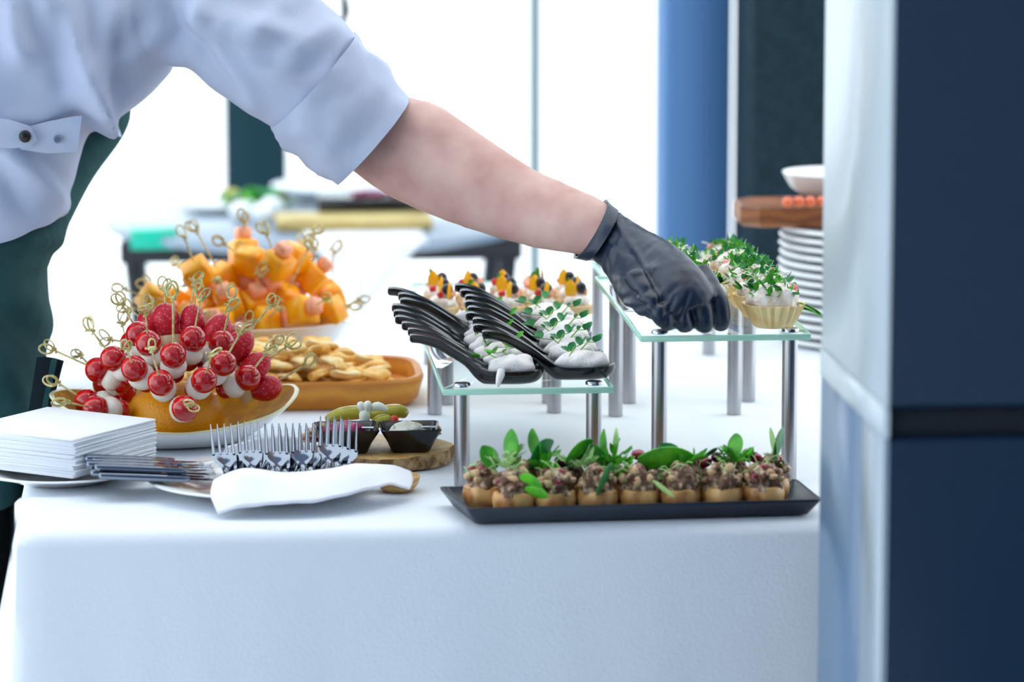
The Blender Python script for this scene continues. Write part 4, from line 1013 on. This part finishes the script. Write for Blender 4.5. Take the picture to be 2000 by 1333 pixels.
# ------------------------------------------------------------------ round side table in the background
rc = PY(622, 424, 6.05); rcz = TZ - .01
rc = PZ(622, 424, rcz)
rt = empty('side_table', (rc.x, rc.y, 0), 'round grey-topped side table on black legs near the window', 'table')
RR = .325
g = G(); g.lathe([(RR - .02, rcz - .018), (RR - .004, rcz - .014), (RR, rcz - .004), (RR - .004, rcz)], 64, (rc.x, rc.y, 0)); g.build('tabletop', 'grey_top', rt)
for sx in (-1, 1):
    for sy in (-1, 1):
        g = G(); g.tube([(rc.x + sx * .26, rc.y + sy * .13, 0), (rc.x + sx * .25, rc.y + sy * .12, .4), (rc.x + sx * .28, rc.y + sy * .12, rcz - .045)], .015, 10); g.build('leg', 'black_metal', rt)
for sy in (-1, 1):
    g = G(); g.box((rc.x, rc.y + sy * .13, rcz - .034), (.30, .012, .0155)); g.build('rail', 'black_metal', rt)
g = G()
def tri(z): return None
fy = rc.y - .2
a = V((rc.x - .05, fy, rcz + .002)); b = V((rc.x + .20, fy, rcz + .002)); tip = PY(690, 612, fy - .13)
rows = []
for k in range(9):
    t = k / 8; Lp = PY(598, 458, rc.y - .335).lerp(PY(700, 608, rc.y - .35), t); Rp = PY(836, 458, rc.y - .335).lerp(PY(712, 608, rc.y - .35), t); rows.append([Lp.lerp(Rp, j / 8) + V((0, .006 * math.sin(j * 1.9 + t), 0)) for j in range(9)])
back = [[p + V((0, .16, 0)) for p in rows[0]]]
for p in back[0]: p.z = rcz + .0015
for p in rows[0]: p.z = rcz + .0015
g.loft(back + rows, False, False, closed=False); o = top(g, 'cloth_runner', 'napkin', rows[0][0], 'white cloth corner hanging in a triangle off the round side table', 'cloth'); md = o.modifiers.new('thickness', 'SOLIDIFY'); md.thickness = .002
def bgdisc(px, py, r, h, name, m, label, cat):
    p = PZ(px, py, rcz); g = G(); g.lathe([(r * .6, .0022), (r * .9, h * .4 + .002), (r, h), (r * .97, h + .002), (r * .85, h * .5 + .003), (.002, .005)], 40, (p.x, p.y, rcz)); top(g, name, m, (p.x, p.y, rcz), label, cat); return p
p = PZ(690, 446, rcz); g = G(); g.box((p.x, p.y, rcz + .0115), (.115, .05, .008)); top(g, 'serving_board', 'wood_light', (p.x, p.y, rcz), 'pale wooden board on the round side table', 'board')
g = G(); p = PZ(730, 432, rcz); g.box((p.x, p.y, rcz + .029), (.085, .045, .0095)); top(g, 'black_platter', 'black_ware', (p.x, p.y, rcz), 'black platter standing on the pale wooden board', 'platter')
for i in range(5):
    q = V((p.x - .028 + i * .0145, p.y - .015 + .01 * (i % 2), rcz + .0425)); g = G(); g.ball(q, (.0078, .0078, .0055), 12, 8, .4, 80, i); top(g, 'cabbage_shred', 'beet', q, 'purple cabbage garnish on the black platter', 'cabbage', 'cabbage garnish on black platter')
bgdisc(420, 412, .06, .012, 'plate', 'plastic_white', 'white plate near the rim of the round side table', 'plate')
bgdisc(640, 388, .09, .022, 'plate', 'plastic_white', 'white plate at the far side of the round side table', 'plate')
r = random.Random(5)
for i in range(16):
    q = PZ(r.uniform(425, 545), r.uniform(408, 424), rcz); g = G(); g.leaf(T(q.x, q.y, rcz + .006 + r.uniform(0, .008)) @ Rz(r.uniform(0, 6)) @ Ry(-r.uniform(.1, .45)), .036, .016, .25); top(g, 'lettuce_leaf', ('leaf', 'leaf_deep', 'pickle')[i % 3], (q.x, q.y, rcz), 'lettuce leaf heaped on the round side table', 'lettuce', 'salad on the side table')
for i, (x, y) in enumerate(((512, 440), (470, 436), (532, 428))):
    q = PZ(x, y, rcz); g = G(); g.ball((q.x, q.y, rcz + .018), .017, 14, 10, .15, 60, i); top(g, 'mozzarella_ball', 'plastic_white', (q.x, q.y, rcz), 'white cheese ball beside the salad on the side table', 'cheese', 'cheese balls on the side table')
for i, (x, y) in enumerate(((590, 372), (655, 370), (700, 372), (745, 378))):
    q = PZ(x, y, rcz); g = G(); g.lathe([(.018, 0), (.02, .002), (.024, .06), (.0235, .06), (.019, .003), (.001, .002)], 24, (q.x, q.y, rcz + .001)); top(g, 'drinking_glass', 'glass_clear', (q.x, q.y, rcz), 'clear drinking glass at the far rim of the side table', 'glass', 'glasses on the side table')
q = PY(300, 466, rc.y - .2); g = G(); g.box((q.x, q.y, q.z), (.034, .02, .014)); g.build('turquoise_clamp', 'turquoise', rt, off=rt.location)
# ------------------------------------------------------------------ warm lamps above the buffet (out of frame)
warm_lamp('pendant_lamp', (TX0 + .35, TY0 + .1, 2.1), 2, .06)
warm_lamp('pendant_lamp', (TX0 + .85, TY0 + .3, 2.1), 2, .06)
